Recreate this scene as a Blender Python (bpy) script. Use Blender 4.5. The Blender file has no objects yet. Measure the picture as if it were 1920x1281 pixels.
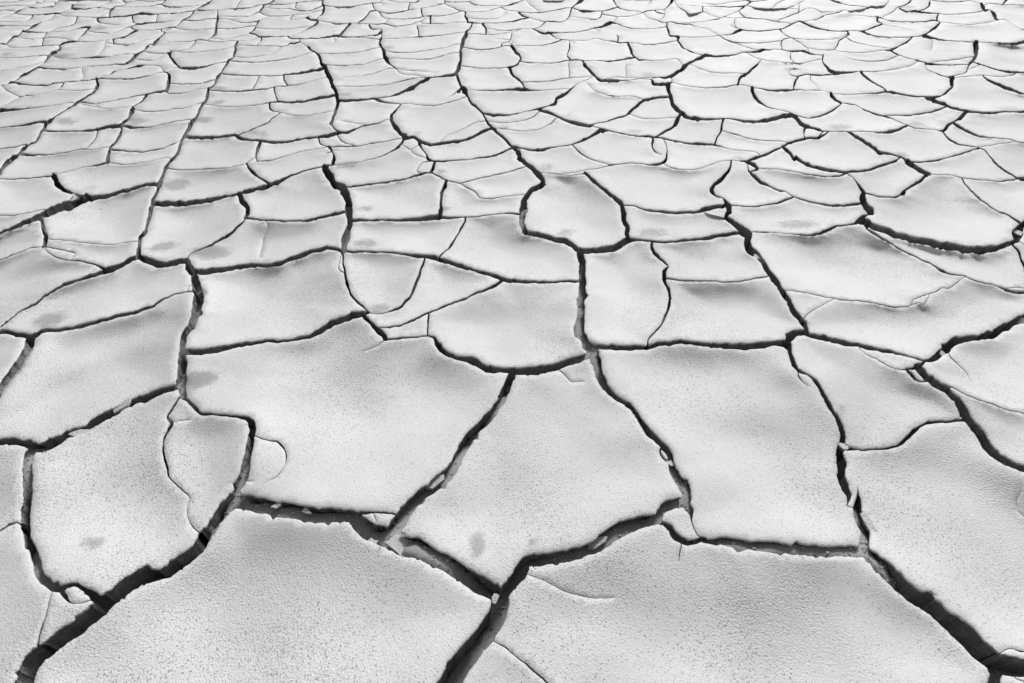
import bpy, math, random, time
TIME0 = time.time()
import numpy as np
from mathutils import Vector, geometry
from mathutils import noise as mnoise

random.seed(11)
RNG = np.random.RandomState(11)
scene = bpy.context.scene
COL = scene.collection

# ------------------------------------------------------------------ camera
PW, PH = 1920.0, 1281.0          # size of the photograph
FPX = 930.0                      # focal length in photograph pixels
PITCH = math.radians(42.0)       # downward tilt
CAM_H = 1.0                      # eye above the mean plate surface (z = 0)
cam_data = bpy.data.cameras.new("camera")
cam_data.sensor_width = 36.0
cam_data.lens = FPX / PW * 36.0
cam_data.clip_start = 0.02
cam_data.clip_end = 3000.0
cam = bpy.data.objects.new("camera", cam_data)
cam.location = (0, 0, CAM_H)
cam.rotation_euler = (math.pi / 2 - PITCH, 0, 0)
COL.objects.link(cam)
scene.camera = cam

# ------------------------------------------------------------------ light
SUN_EL, SUN_AZ = math.radians(44), math.radians(22)   # sun ahead of the camera, a little to the right
world = bpy.data.worlds.new("World")
scene.world = world
world.use_nodes = True
wn, wl = world.node_tree.nodes, world.node_tree.links
sky = wn.new("ShaderNodeTexSky")
sky.sky_type = 'NISHITA'
sky.sun_disc = False
sky.sun_elevation = SUN_EL
sky.sun_rotation = SUN_AZ
bw = wn.new("ShaderNodeRGBToBW")          # a black and white photograph
bg = wn["Background"]
bg.inputs["Strength"].default_value = 0.11
wl.new(sky.outputs[0], bw.inputs[0])
wl.new(bw.outputs[0], bg.inputs["Color"])
sun_d = bpy.data.lights.new("sun", 'SUN')
sun_d.energy = 2.5
sun_d.angle = math.radians(15)
sun = bpy.data.objects.new("sun", sun_d)
sd = Vector((math.sin(SUN_AZ) * math.cos(SUN_EL), math.cos(SUN_AZ) * math.cos(SUN_EL), math.sin(SUN_EL)))
sun.rotation_euler = sd.to_track_quat('Z', 'Y').to_euler()
sun.location = sd * 30
COL.objects.link(sun)
scene.view_settings.view_transform = 'Standard'
scene.view_settings.look = 'None'
scene.view_settings.gamma = 1
scene.view_settings.use_curve_mapping = False
scene.view_settings.exposure = 0.57

# ------------------------------------------------------------------ pixel <-> ground
SP, CP = math.sin(PITCH), math.cos(PITCH)

def ground(x, y, z=0.0):
    """Where the sight line through a photograph pixel meets height z."""
    x = np.asarray(x, float); y = np.asarray(y, float)
    u = (x - PW / 2) / FPX
    v = -(y - PH / 2) / FPX
    dy = CP + v * SP
    dz = -SP + v * CP
    t = (z - CAM_H) / dz
    return u * t, dy * t

def pixel(X, Y, Z=0.0):
    X = np.asarray(X, float); Y = np.asarray(Y, float)
    Zc = Z - CAM_H
    zc = Y * CP - Zc * SP
    yc = Y * SP + Zc * CP
    zc = np.where(np.abs(zc) < 1e-6, 1e-6, zc)
    return PW / 2 + FPX * X / zc, PH / 2 - FPX * yc / zc, zc

# ------------------------------------------------------------------ materials
def mat(name):
    m = bpy.data.materials.new(name)
    m.use_nodes = True
    nt = m.node_tree
    return m, nt.nodes, nt.links, nt.nodes["Principled BSDF"]

def N(nodes, kind, **kw):
    n = nodes.new(kind)
    for k, v in kw.items():
        if k.startswith("i_"):
            n.inputs[k[2:].replace("_", " ")].default_value = v
        else:
            setattr(n, k, v)
    return n

def ramp(nodes, links, src, p0, p1, v0=0.0, v1=1.0):
    r = nodes.new("ShaderNodeMapRange")
    r.interpolation_type = 'SMOOTHSTEP'
    r.inputs[1].default_value = p0; r.inputs[2].default_value = p1
    r.inputs[3].default_value = v0; r.inputs[4].default_value = v1
    links.new(src, r.inputs[0])
    return r.outputs[0]

def math_n(nodes, links, op, a, b=None, c=None):
    n = nodes.new("ShaderNodeMath"); n.operation = op
    for i, s in enumerate((a, b, c)):
        if s is None: continue
        if isinstance(s, (int, float)): n.inputs[i].default_value = s
        else: links.new(s, n.inputs[i])
    return n.outputs[0]

def mud_material():
    m, n, l, b = mat("dried_mud")
    geo = n.new("ShaderNodeNewGeometry")
    pos = geo.outputs["Position"]
    big = N(n, "ShaderNodeTexNoise", i_Scale=3.2, i_Detail=3.0); l.new(pos, big.inputs["Vector"])
    mid = N(n, "ShaderNodeTexNoise", i_Scale=38.0, i_Detail=4.0); l.new(pos, mid.inputs["Vector"])
    fine = N(n, "ShaderNodeTexNoise", i_Scale=420.0, i_Detail=2.0); l.new(pos, fine.inputs["Vector"])
    # base grey of the clay
    c0 = math_n(n, l, 'MULTIPLY_ADD', big.outputs[0], 0.10, 0.46)
    c1 = math_n(n, l, 'MULTIPLY_ADD', mid.outputs[0], 0.05, -0.025)
    c2 = math_n(n, l, 'MULTIPLY_ADD', fine.outputs[0], 0.30, -0.15)
    c = math_n(n, l, 'ADD', math_n(n, l, 'ADD', c0, c1), c2)
    oi = n.new("ShaderNodeObjectInfo")
    c = math_n(n, l, 'MULTIPLY', c, math_n(n, l, 'MULTIPLY_ADD', oi.outputs["Random"], 0.09, 0.955))
    # small dark pits and specks, gathered in drifts
    patch = N(n, "ShaderNodeTexNoise", i_Scale=2.6, i_Detail=2.0); l.new(pos, patch.inputs["Vector"])
    dens = ramp(n, l, patch.outputs[0], 0.32, 0.66, 0.27, 0.47)
    specks = None
    for sc, k in ((250.0, 1.0), (110.0, 0.62)):
        vor = N(n, "ShaderNodeTexVoronoi", i_Scale=sc); l.new(pos, vor.inputs["Vector"])
        sep = n.new("ShaderNodeSeparateColor"); l.new(vor.outputs["Color"], sep.inputs[0])
        rad = math_n(n, l, 'MULTIPLY', math_n(n, l, 'SUBTRACT', dens, math_n(n, l, 'MULTIPLY', sep.outputs[0], 0.42)), k)
        s = ramp(n, l, math_n(n, l, 'SUBTRACT', vor.outputs["Distance"], rad), -0.07, 0.05, 1.0, 0.0)
        s = math_n(n, l, 'MULTIPLY', s, math_n(n, l, 'MULTIPLY_ADD', sep.outputs[1], 0.5, 0.3))
        specks = s if specks is None else math_n(n, l, 'MAXIMUM', specks, s)
    c = math_n(n, l, 'MULTIPLY', c, math_n(n, l, 'MULTIPLY_ADD', specks, -0.66, 1.0))
    # drifted dark sand lying on the plate
    st = N(n, "ShaderNodeAttribute", attribute_name="sand")
    g2 = N(n, "ShaderNodeTexNoise", i_Scale=480.0, i_Detail=3.0); l.new(pos, g2.inputs["Vector"])
    g3 = N(n, "ShaderNodeTexNoise", i_Scale=45.0, i_Detail=4.0); l.new(pos, g3.inputs["Vector"])
    g2v = math_n(n, l, 'MULTIPLY_ADD', g3.outputs[0], 1.1, -0.55)
    sv = math_n(n, l, 'ADD', g2v, math_n(n, l, 'ADD', st.outputs["Fac"], math_n(n, l, 'MULTIPLY_ADD', g2.outputs[0], 1.3, -0.65)))
    sf = ramp(n, l, sv, 0.18, 0.85, 0.0, 0.80)
    sandc = math_n(n, l, 'MULTIPLY_ADD', fine.outputs[0], 0.16, 0.14)
    mix = N(n, "ShaderNodeMix"); mix.data_type = 'FLOAT'
    l.new(sf, mix.inputs[0]); l.new(c, mix.inputs[2]); l.new(sandc, mix.inputs[3])
    # broken edge is rougher; its darker grey paints in the shade of the crack
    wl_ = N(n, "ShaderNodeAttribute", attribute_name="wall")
    wshade_col = math_n(n, l, 'MULTIPLY_ADD', mid.outputs[0], 0.36, 0.08)
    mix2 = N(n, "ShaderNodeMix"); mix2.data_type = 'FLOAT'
    l.new(wl_.outputs["Fac"], mix2.inputs[0]); l.new(mix.outputs[0], mix2.inputs[2]); l.new(wshade_col, mix2.inputs[3])
    comb = n.new("ShaderNodeCombineColor")
    for i in range(3): l.new(mix2.outputs[0], comb.inputs[i])
    l.new(comb.outputs[0], b.inputs["Base Color"])
    b.inputs["Roughness"].default_value = 0.68
    b.inputs["Specular IOR Level"].default_value = 0.5
    # orange-peel relief, strong in places
    peel = N(n, "ShaderNodeTexNoise", i_Scale=280.0, i_Detail=2.5, i_Roughness=0.55); l.new(pos, peel.inputs["Vector"])
    rough = N(n, "ShaderNodeTexNoise", i_Scale=2.1, i_Detail=2.0); l.new(pos, rough.inputs["Vector"])
    amp = ramp(n, l, rough.outputs[0], 0.38, 0.62, 0.30, 1.0)
    h = math_n(n, l, 'MULTIPLY', peel.outputs[0], 0.0024)
    h = math_n(n, l, 'MULTIPLY', h, amp)
    h = math_n(n, l, 'ADD', h, math_n(n, l, 'MULTIPLY', fine.outputs[0], 0.00022))
    h = math_n(n, l, 'ADD', h, math_n(n, l, 'MULTIPLY', mid.outputs[0], 0.0007))
    h = math_n(n, l, 'ADD', h, math_n(n, l, 'MULTIPLY', specks, -0.0005))
    crag = N(n, "ShaderNodeTexNoise", i_Scale=70.0, i_Detail=5.0, i_Roughness=0.7); l.new(pos, crag.inputs["Vector"])
    h = math_n(n, l, 'ADD', h, math_n(n, l, 'MULTIPLY', math_n(n, l, 'MULTIPLY', crag.outputs[0], wl_.outputs["Fac"]), 0.012))
    bump = N(n, "ShaderNodeBump", i_Strength=1.0, i_Distance=1.0); l.new(h, bump.inputs["Height"])
    l.new(bump.outputs[0], b.inputs["Normal"])
    return m

def sand_material():
    m, n, l, b = mat("crack_sand")
    geo = n.new("ShaderNodeNewGeometry"); pos = geo.outputs["Position"]
    g = N(n, "ShaderNodeTexNoise", i_Scale=520.0, i_Detail=3.0); l.new(pos, g.inputs["Vector"])
    q = N(n, "ShaderNodeTexNoise", i_Scale=14.0, i_Detail=4.0); l.new(pos, q.inputs["Vector"])
    v = math_n(n, l, 'ADD', math_n(n, l, 'MULTIPLY_ADD', g.outputs[0], 0.34, 0.06), math_n(n, l, 'MULTIPLY', q.outputs[0], 0.12))
    comb = n.new("ShaderNodeCombineColor")
    for i in range(3): l.new(v, comb.inputs[i])
    l.new(comb.outputs[0], b.inputs["Base Color"])
    b.inputs["Roughness"].default_value = 0.95
    b.inputs["Specular IOR Level"].default_value = 0.1
    h = math_n(n, l, 'ADD', math_n(n, l, 'MULTIPLY', g.outputs[0], 0.0012), math_n(n, l, 'MULTIPLY', q.outputs[0], 0.01))
    bump = N(n, "ShaderNodeBump", i_Strength=1.0, i_Distance=1.0); l.new(h, bump.inputs["Height"])
    l.new(bump.outputs[0], b.inputs["Normal"])
    return m

MUD = mud_material()
SAND = sand_material()

# ------------------------------------------------------------------ cracks read off the photograph (x, y, width in its pixels)
CRACKS = """
-- 36.7,1310,38.3 53.3,1250,36.7 73.3,1226.7,30 110,1200,31.7 150,1170,31.7 186.7,1140,31.7 203.3,1123.3,30 233.3,1100,31.7 263.3,1083.3,30 300,1076.7,25 333.3,1056.7,26.7 366.7,1030,23.3 383.3,1006.7,25 403.3,976.7,20 423.3,950,26.7 440,930,23.3 444.2,917.2,8.3
-- 434.5,936.6,26.7 466.7,943.3,33.3 520,953.3,31.7 566.7,961.7,31.7 600,965,30 640,965.7,28.3
-- -700,1380,6.7 -300,1180,6.7 -100,1053.3,4.7 -23.3,1010,3.3 0,995,3.3 16.7,983.3,4.7 31.7,979.3,3.3 47.2,989,3.3
-- 98.9,1099.3,2.7 88.3,1143.3,4 76.7,1180,4.7 68.3,1210,5.3 70.7,1229.8,5.3
-- 50,890,20.7 51.7,916.7,20 48.3,946.7,20 46,980,20 50,1010,20.7 58.3,1033.3,20.7 68.3,1056.7,22 75,1080,21.7 91.7,1096.7,21.7 110,1103.3,16.7 123.3,1100,10 140,1096.7,8.3 156.7,1104,13.3 176.7,1118.3,20 194.2,1132.5,20
-- 110,1103.3,13.3 121.7,1118.3,10 131.7,1129.3,2.7 151.7,1132.3,1 166.7,1126,1 183.6,1123.7,1
-- 356,932.7,1.7 350,956.7,1.3 353.3,976.7,1.7 363.3,990,2 383.3,1006.7,2.7
-- 640,965.7,28.3 660,968.3,26.7 676.7,983.3,33.3 700,1000,36.7 730,1010,36.7 760,1025,43.3 790,1033.3,36.7 820,1048.3,31.7 846.7,1061.7,31.7 873.3,1080,33.3 900,1095,36.7 926.7,1110,33.3 940,1120,36.7 930,1156.7,36.7 906.7,1193.3,40 876.7,1226.7,43.3 856.7,1253.3,43.3 843.3,1281,43.3 830,1310,43.3
-- 652,967.3,16.7 676.7,961.7,10 703.3,960.3,4.7 723.3,959.3,4 753.3,970,3.3
-- 699.7,960.5,1.3 705.3,976.7,1.3 700,1000,1.7
-- 729,1009.7,20 740,990,26.7 753.3,970,25 773.3,943.3,25 786.7,933.6,23.3
-- 940,1120,20 963.3,1090,26.7 980,1063.3,26.7 993.3,1050,23.3 1016.7,1048.3,25 1056.7,1041.7,25 1096.7,1033.3,23.3 1120,1021.7,26.7 1140,1006.7,30 1173.3,988.3,25 1206.7,978.3,25 1233.3,973.3,20 1238.3,960,16.7 1253.3,948.3,23.3 1273.3,943.3,20 1286.7,946.7,16.7 1293.3,956.7,8.3 1297.3,976.7,3.3 1301.7,990,2.7 1310,1003.3,2.7 1323.3,1010.7,6.7
-- 1233.3,973.3,6.7 1256.7,990,13.3 1270,1006.7,15 1286.7,1015,11.7 1306.7,1014,10 1323.4,1010.3,6.7
-f 1280,1011.7,2.7 1275,1033.3,2.3 1271.7,1055,1
-f 975.3,1070.9,1.3 1023.3,1091.7,1.3 1056.7,1108.3,1.3 1106.7,1120,1.3 1153.3,1120.7,0.7
-- 906.7,1193.3,2.7 946.7,1213.3,2.7 973.3,1236.7,3 1000,1256.7,3.7 1026.7,1281,4.7 1040,1293.3,4.7 1023.3,1323.3,5.3 873.3,1353.3,6.7 800,1413.3,6.7
-f 722,1007.3,1.3 708.3,1038.3,1
-- 1314.2,1012.5,6.7 1346.7,1015,16.7 1413.3,1021.7,20 1480,1029,21.7 1546.7,1032.3,21.7 1596.7,1035,21.7 1626.7,1038.3,20
-- 1270.4,895.1,16.7 1283.3,913.3,23.3 1290,930,13.3 1293.3,956.7,1.7
-- 1273.3,943.3,13.3 1281.7,943.3,13.3 1295.1,965.6,4.7
f- 1608.3,908.3,1.3 1609.3,926.7,10 1610,953.3,20 1613.3,976.7,15 1623.3,996.7,20 1624.3,1023.3,20.7 1626.7,1038.3,20
-- 1588.3,950,1 1610.5,956.9,1
-- 1626.7,1038.3,20 1650,1056.7,30 1680,1086.7,31.7 1713.3,1115,30 1746.7,1136.7,30 1780,1163.3,35 1813.3,1190,38.3 1846.7,1225,38.3 1873.3,1245,40 1903.3,1250,36.7 1920,1251.7,33.3 1980,1256.7,30
-- 1878.5,1245.9,23.3 1865,1281,26.7 1853.3,1310,26.7
-- 1858.1,1233.6,1.7 1893.3,1216,2.7 1913.3,1220.7,2.7 1943.3,1230,2.7
-- 1887.7,1247.4,1.7 1903.3,1271.7,2 1923.3,1280,2 1946.7,1293.3,2
ff 1916.7,900,1 1913.3,923.3,1 1906.7,940,1 1910,960,1 1920,968.3,1
-- 18.8,598.4,4 0,612.3,3.3 -40,638.3,3.3
-- 4.4,609.2,1.7 10,602.7,1.7 18.5,600.9,1.3
-- 306.8,560,4 280,575,6 253.3,585,7.3 213.3,593.3,7.3 173.3,605,8 133.3,615,8 106.7,618.3,7.3 80,620,7.3 66.7,626.7,10 59.5,631.4,10
-- -50,621.7,8.7 0,622.7,8.7 20,624,8.7 43.3,628.3,8.7 60,630.7,11.7
-- 60,630.7,11.7 55,638.3,20 48.3,656.7,18.3 36.7,676.7,20 23.3,696.7,18.3 10,716.7,18.3 0,730,16.7 -20,760,16.7
-- 371.2,560,24 365,590,18.3 353.3,615,13.3 343.3,633.3,12.7 340.7,656.7,13.3 340.7,676.7,20 340,703.3,18.3 340.7,723.3,16.7 343.3,743.3,15
-- 340.7,659.3,10 376.7,659.3,13.3 406.7,655,11.7 433.3,648.3,9.3 466.7,642.7,7.3 500,640,6.7 546.7,636.7,6 580,631.7,8 596.7,621.7,11.7 616.7,608.3,11.7 640,599.3,12.7
-- 340.7,723.3,10.7 310,730,12 283.3,741.7,13.3 253.3,751.7,13.3 230,760,12.7 210,773.3,15 186.7,786.7,15 160,801.7,15 133.3,813.3,14 100,830,18.3 76.7,838.3,18.3 63.3,837.3,16.7 40,831.7,14 20,827.7,13.3 0,827.7,13.3 -50,823.3,13.3
-- 342.6,743.1,6.7 333.3,750,4 323.3,766.7,4.7 313.3,780,5 320,793.3,9.3 315,805,6.7 306.7,823.3,6 308.3,853.3,6 314,880,6 315,893.3,4.7 333.3,911.7,3.3 356,932.7,1.7
-- 342.7,743.3,8.3 348.3,748.3,6.7 363.3,761.7,8 376.7,775,7.3 400,776.7,5.3 433.3,779.3,6.7 460,782.7,8 471.7,790,15 473.3,806.7,15 470,826.7,15 465,850,15 460,870,18.3 455,893.3,20 448.3,910,20 442.1,921.8,8.3
-f 471.9,815.3,2.7 500,825,2.7 520,828.3,3.3 533.3,843.3,2.7 537.3,856.7,2.7 531.7,876.7,1.3 513.3,896.7,1 493.3,908.3,0.7
-f 452.7,899.1,1.7 476.7,903.3,1.3
-f 488.4,820.2,1 503.3,804.3,0.7
-f 320,793.3,1 340,787.3,1 360,786.7,0.7
-- 63.5,837.3,18.3 53.3,856.7,20 50,890,20.7
-- 640,599.3,12.7 660,591.7,13.3 680,588.3,10 691.7,586,4.7
-- 664.2,559.4,3.3 680,575,3.3 691.7,586,3.3
-- 679.5,588.4,8.3 696.7,608.3,9.3 711.7,621.7,10.7 723.3,635.3,9.3
-- 702.5,613.5,2.7 730,612.3,3.3 753.3,608.3,3.7 780,596.7,3.7 806.7,585,4 840,571.7,4 873.3,560,4
-- 767.5,557.5,4.7 753.3,573.3,6 736.7,581.7,4.7 720,586.7,2.7 703.3,588.3,1.3 691.5,586,1.3
-- 722.7,635.8,4.7 753.3,634,4.7 783.3,631,3.3 803.3,629.3,3.3
-- 803.8,586.2,3.3 802.7,606.7,3.7 801.3,629.5,4
-- 803.3,629.3,3.3 813.3,631.7,6.7 820,646.7,10 840,661.7,10 866.7,671.7,10 893.3,680,11.3 913.3,690,13.3 930,693.3,11.7 953.3,693.3,10 966.7,695,14 993.3,695,16.7 1016.7,691.7,16.7 1040,686.7,15 1066.7,678.3,15 1086.7,671.7,13.3 1103.3,666.7,11.7 1111.6,664,10
-- 1090,560,16.7 1088.3,593.3,16.7 1085,620,18.3 1090,630,15 1100,643.3,16.7 1110,660,20 1116.7,676.7,21.7 1121.7,693.3,15 1130,716.7,15 1141.7,733.3,13.3 1160,746.7,10 1176.7,756.7,9.3 1193.3,773.3,11.7 1203.3,790,11.7 1216.7,806.7,13.3 1236.7,826.7,13.3 1250,843.3,13.3 1256.7,856.7,11.7 1258.3,870,15 1263.3,883.3,16.7 1273.3,900,16.7 1279,913.3,15 1287.6,924,16.7
-- 1279,913.3,10 1278.3,930,5.3 1277.1,944.3,4.7
-- 1102.6,647.7,10 1133.3,650,10.7 1173.3,651.7,10 1213.3,650,10 1240,645,10 1280,640,8.3
-- 1256.2,560,5.3 1250,586.7,5.3 1240,608.3,4.7 1226.7,623.3,3.3 1216,636.7,3.3 1214.7,649.7,3.3
-- 962.2,694.4,16.7 951.7,723.3,16.7 938.3,750,16.7 920,776.7,16.7 903.3,796.7,16.7 883.3,813.3,20 870,836.7,20 856.7,860,20 846.7,883.3,23.3 826.7,900,26.7 806.7,915,21.7 780.1,934.3,20.7
-f 1040,686.7,1.3 1060,705,1.3 1073.3,716.7,1.3 1096.7,715,1.3
-f 723.2,636.5,1.7 706.7,648.3,1.3 680,660,1
-- 1241.5,832.8,4 1240,850,4 1250,863.3,5.3 1258.3,870,6.7
-- 1280,640,7.3 1306.7,643.3,8 1346.7,648.3,10 1386.7,650,11.7 1420,646.7,11.7 1453.3,643.3,11.7 1477.4,643,12.7
-- 1476.7,560,10 1488.3,580,10.7 1500,598.3,10 1510,611.7,10 1514,625.3,10.7
-- 1476.6,642.7,13.3 1481.7,631.7,16.7 1493.3,621.7,13.3 1510,623.3,10 1520,628.3,8.3 1546.7,635,10 1580,641.7,10 1613.3,648.3,9.3 1646.7,655,8 1680,661.7,5.3 1706.7,668.3,4 1730,675,4 1743.3,675,8.3 1760,665,15 1780,646.7,16.7 1800,636.7,13.3 1833.3,633.3,10 1860,626.7,15 1886.7,611.7,15 1920,596.7,13.3 1973.3,573.3,13.3
-- 1477.6,642.4,13.3 1483.3,663.3,8.3 1490,681.7,8.3 1498.3,695,8.3 1513.3,700,5.3 1530,715,8.3 1538.3,726.7,7.3 1550,750,8 1563.3,773.3,9.3 1573.3,790,10.7 1578.3,810,13.3 1580,830,13.3 1576.7,846.7,15 1578.3,870,18.3 1580,896.7,18.3 1585,913.3,16.7 1590.7,926.7,11.7 1588.7,943.3,3.3 1588.3,950,1
-- 1461.3,643.1,2.7 1483.1,662.1,2.7
-f 1497.4,693.5,2.7 1498.3,710,2.7 1516.7,725.7,1
-- 1736.7,675,4.7 1723.3,686.7,10 1706.7,689.3,5 1690,693.3,2 1666.7,688.3,1.7 1646.7,675,1.3 1630,666.7,1.3 1613.3,656.7,1 1610.1,647.7,1.3
-- 1720.3,687.1,16.7 1736.7,705,16.7 1756.7,720,15 1776.7,733.3,13.3 1793.3,750,15 1810,773.3,18.3 1820,790,15 1836.7,810,16.7 1853.3,836.7,18.3 1873.3,856.7,16.7 1896.7,870,13.3 1920,878.3,11.7 1973.3,893.3,10
-- 1699.5,691.1,5 1713.3,706.7,6.7 1728.3,715,4 1746.5,712.4,3.3
-- 1750.5,715.4,2.7 1780,723.3,2.7 1813.3,740,2 1853.3,755,2 1886.7,766.7,2 1920,776,2 1966.7,790,2
-f 1775,651.2,2 1783.3,670,2 1796.7,683.3,2 1813.3,703.3,1.7 1826.7,718.3,1
-- 1579.4,833.2,10 1590,838.3,10 1610,841.7,4.7 1633.3,842.7,4.7 1660,840,4.7 1686.7,833.3,6.7 1700,821.7,8.7 1716.7,805,9.3 1733.3,795,7.3 1760,791.7,6 1786.7,788.3,5.3 1817.9,786.6,6
-- 1502,601,1.3 1523.3,581.7,1.3 1543.3,571.7,1.3 1564.2,560,1
-- -37.5,337.5,2 0,336.2,2 40,335,2.2 70,332.5,2.2 95,329.5,3 99.4,327.8,3.5
-- 99.4,327.8,10 101.2,332.5,11.2 107.5,345,10 117.5,355,7.5 132.5,361.2,5.5 147.5,366.2,6.2 160.2,372,12.5
-- -40,450,5.5 0,436.2,5.5 20,428.8,7.5 40,418.8,9 60,411.2,10 75,405,11.2 95,396.2,13.8 112.5,388.8,15.5 130,382.5,16.5 147.5,376.2,16.5 162.5,371.2,11.2 180,370,8.8 200,367.5,8.8 215,362.5,7.5 235,357.5,7 255,351.2,6.5 275,346.2,6 291.2,345.5,6 297.5,346.2,6
-- -37.5,404.5,1.5 0,403.8,1.5 30,402.5,2 55,398.8,1.5 85,392.5,1.5 95,396.2,2
-- 133.7,381.2,2.5 132.5,372.5,2.5 140,366.2,3.5 150.1,367.3,2.5
-- -37.5,497.5,2.5 0,487,2.5 20,478.8,2.5 45,470,2.2 62.5,463.8,1.5 80,462.5,1.5
-- 75,405,7.5 76.2,410,7.5 80,425,8.8 86.2,442.5,8.8 83.8,455,8.8 80,462.5,7.5
-- 80,462.5,3.5 92.5,463.8,3 112.5,468,2.5 142.5,475,2 136.2,481.2,1.5 131.1,487.3,1.5
-- 80,462.5,1.5 87.5,470,2 100,480,2.5 115,485,2.5 132.5,487.5,3 160,491.2,3.5 185,497.5,4 200,506.2,7.5
-- 0,612.3,3.5 15,601.2,4 40,582.5,4.5 65,568.8,5 90,550,5.5 115,536.2,6 140,526.2,6.5 162.5,520,7.5 185,511.2,8.8 200,506.2,12.5 215,502.5,11.2 235,491.2,10 258.8,480,10
-- 185,497.5,2 180,498.8,2 170,510,1.5 158.8,518.8,2 157.3,521.4,2
-- 320.8,300,7.5 306.2,322.5,7.5 301.2,337.5,7.5 297.5,346.2,10 295,355,7.5 287.5,372.5,7.5 284.5,385,8 281.2,400,7 276.2,417.5,7 271.2,436.2,7 262.5,445,7.5 261.2,457.5,7.5 258.8,470,10 258.7,480,10
-- 258.8,478.7,10 265,483.8,12 275,488.8,13.8 290,493.8,13.8 310,495,11.2 327.5,491.2,11.2 350,487.5,10.5
-- 347,488,5 350,487.5,10 352.5,500,15 362.5,512.5,12.5 367.5,530,18 371.2,550,20 371.3,560,20
-- 356.9,505.5,7.5 375,509.5,12.5 400,507.5,11.5 425,503.8,9.5 450,500,9 480,496.8,8
-- 285.4,381.3,10 312.5,381.2,10.5 340,382,9 367.5,378.8,9 395,374.5,7.5 420,368.8,6 440,365,4.5 457.5,360,7.5 480.3,354.4,7
-- 447.3,362.9,10 453.8,377.5,11.2 462.5,387.5,10 462.5,400,9 458.8,410,5
-- 459.5,410,4 445,425,5 425,442.5,6 400,456.2,4.5 375,466.2,3.5 355,476.2,2.5 349,487.7,3.5
-- 459.8,409.1,3.5 465,408.5,3.5 480,410.8,3.2
-- 311.2,314.5,1.8 315,315.5,2 345,318.8,1.8 385,317,1.8 425,314.5,1.5 457.5,308.8,1.2 461.7,306,1.5
-- 462,305.9,3.5 467.5,317.5,6.2 480,328.8,5.5
-- 371,548.8,2.5 360,547,2.5 347.5,547.5,2.5 327.5,551.2,3 306.7,560,3.5
-- 350,547.4,1 353.8,537.5,1 367.5,530,1
-- 261.8,452.4,0.8 212.5,458,0.8 175,457.5,0.5 140,452.5,0.5 85.3,447.3,0.5
-- 479.7,353.4,7 495,351.2,8.8 507.5,346.2,8.8 522.5,341.2,8.8 537.5,332.5,4.5 555,325,3 580,317.5,2.5 602.5,312,2.5 621.9,309.6,2.5
-- 480,327.5,3.5 495,337.5,3.5 507.9,346.1,6.2
-- 607.5,311.1,10 610,315,12.5 617.5,330,12.5 627.5,345,12.5 642.5,351.2,13.8 647.5,362.5,13.8 652.5,377.5,13.8 653.8,392.5,13.8 655,407.5,12.5 655,422.5,12.5 650,435,13.8 646.2,450,13.8 645,465,11.2 642.5,472,10
-- 480,410.2,3.2 510,413.8,3 545,414.5,3.5 575,412.5,4 600,407.5,5.5 625,401.2,6.2 654.1,396.1,5.5
-- 642.5,351.2,3.5 690,345.5,3.5 725,341.2,3.5 755,336.2,3.5 780,328.8,3.5 792.5,325.8,4 807.5,323,2
-- 655,412.5,6 663.8,412.5,6 692.5,412.5,4 720,411.8,3.5 750,412,4.5 775,411.2,7 800,408.8,9 820,406.2,9 840,408,5 865,407.5,2.5 890,406.2,2.2 920,402,2.2 945,400,2 960,399.5,3.5
-- 837.3,337.4,4.5 831.2,352.5,6 827,370,6 826.2,390,7.5 824.6,406.7,7.5
-- 807.5,323,2.2 822.5,330,2.5 837.5,337.5,2.5 862.5,343.8,2
-- 862.5,343.7,2 880,338.8,2.2 905,332.5,2 930,328,2 960,320.2,2
-- 862.5,343.7,2 880,353.8,2.2 892.5,361.2,2.2 900.5,371.2,2 930,370.5,1.5 960,366.5,1.5
-- 872.5,407.1,4.5 872.5,412.5,4.5 865,427.5,4 855,443.8,4 845,458.8,4.5 840,466.2,3 830,473.8,3 819.7,484.9,3
-- 643.1,470.6,6 680,471.2,4.5 717.5,472.5,3.5 750,475,4.5 780,478.8,7 810,482.5,8.5 835,488.8,9 865,498.8,8 895,507.5,7 922.5,515,7.5 942.5,523.2,9 960,526.2,7.5
-- 479.9,496.3,7.5 500,497.5,7 525,492.5,9 555,482.5,9.5 585,471.2,9 612.5,465,7.5 630,467,7.5 642.7,472,6.5
-- 642.5,472.5,4 643,495,4.5 646.2,507.5,5 650,530,5.5 657.5,550,5 670,567.5,3.5 680,575,3
-- 797.5,480.9,3 790,502.5,4.5 783.8,520,5.5 776.2,540,5.5 766.7,560,5
-- 945.2,523.7,7.5 925,536.2,5.5 905,545,4.5 880,556.2,4 873.3,560,4
-f 495.3,412.3,0.5 503,422.5,0.8 495,445,0.8 485,485,0.5
-- 642.5,472.5,1.2 636.2,490,1.5 635,505,1.8 647,511.8,1.5
-- 975.6,298.1,8.8 990,308.8,7.5 1005,321.2,8.8 1017.5,337.5,10 1012.5,347.5,8.8 995,357.5,8.8 983.8,372.5,11.2 982.5,390,12.5 978.8,407.5,11.2 977.5,420,10 985,435,11.2
-- 960,320.8,2 977.5,315,2 992.7,311,1.8
-- 960,366.5,1.2 989.6,364.7,1.2
-- 960,399.5,3.8 980.2,400.6,3.5
-- 1015.8,341,2.5 1023.8,346.2,2 1012.5,347.5,1
-- 985,435,10 1010,441.2,9 1035,446.2,8.5 1060,452.5,10 1077.5,462.5,12.5 1090,470,13.8 1115,468.8,12.5 1140,466.2,12.5 1160,460,13.8 1175,451.2,11.5 1192.5,448.8,5 1217.5,451.2,4 1240,453.8,4.5 1270,452,4 1305,448.8,5 1335,444.5,6.5 1360,440,7 1382.5,437,5.5 1402.5,443.7,6.2
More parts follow.
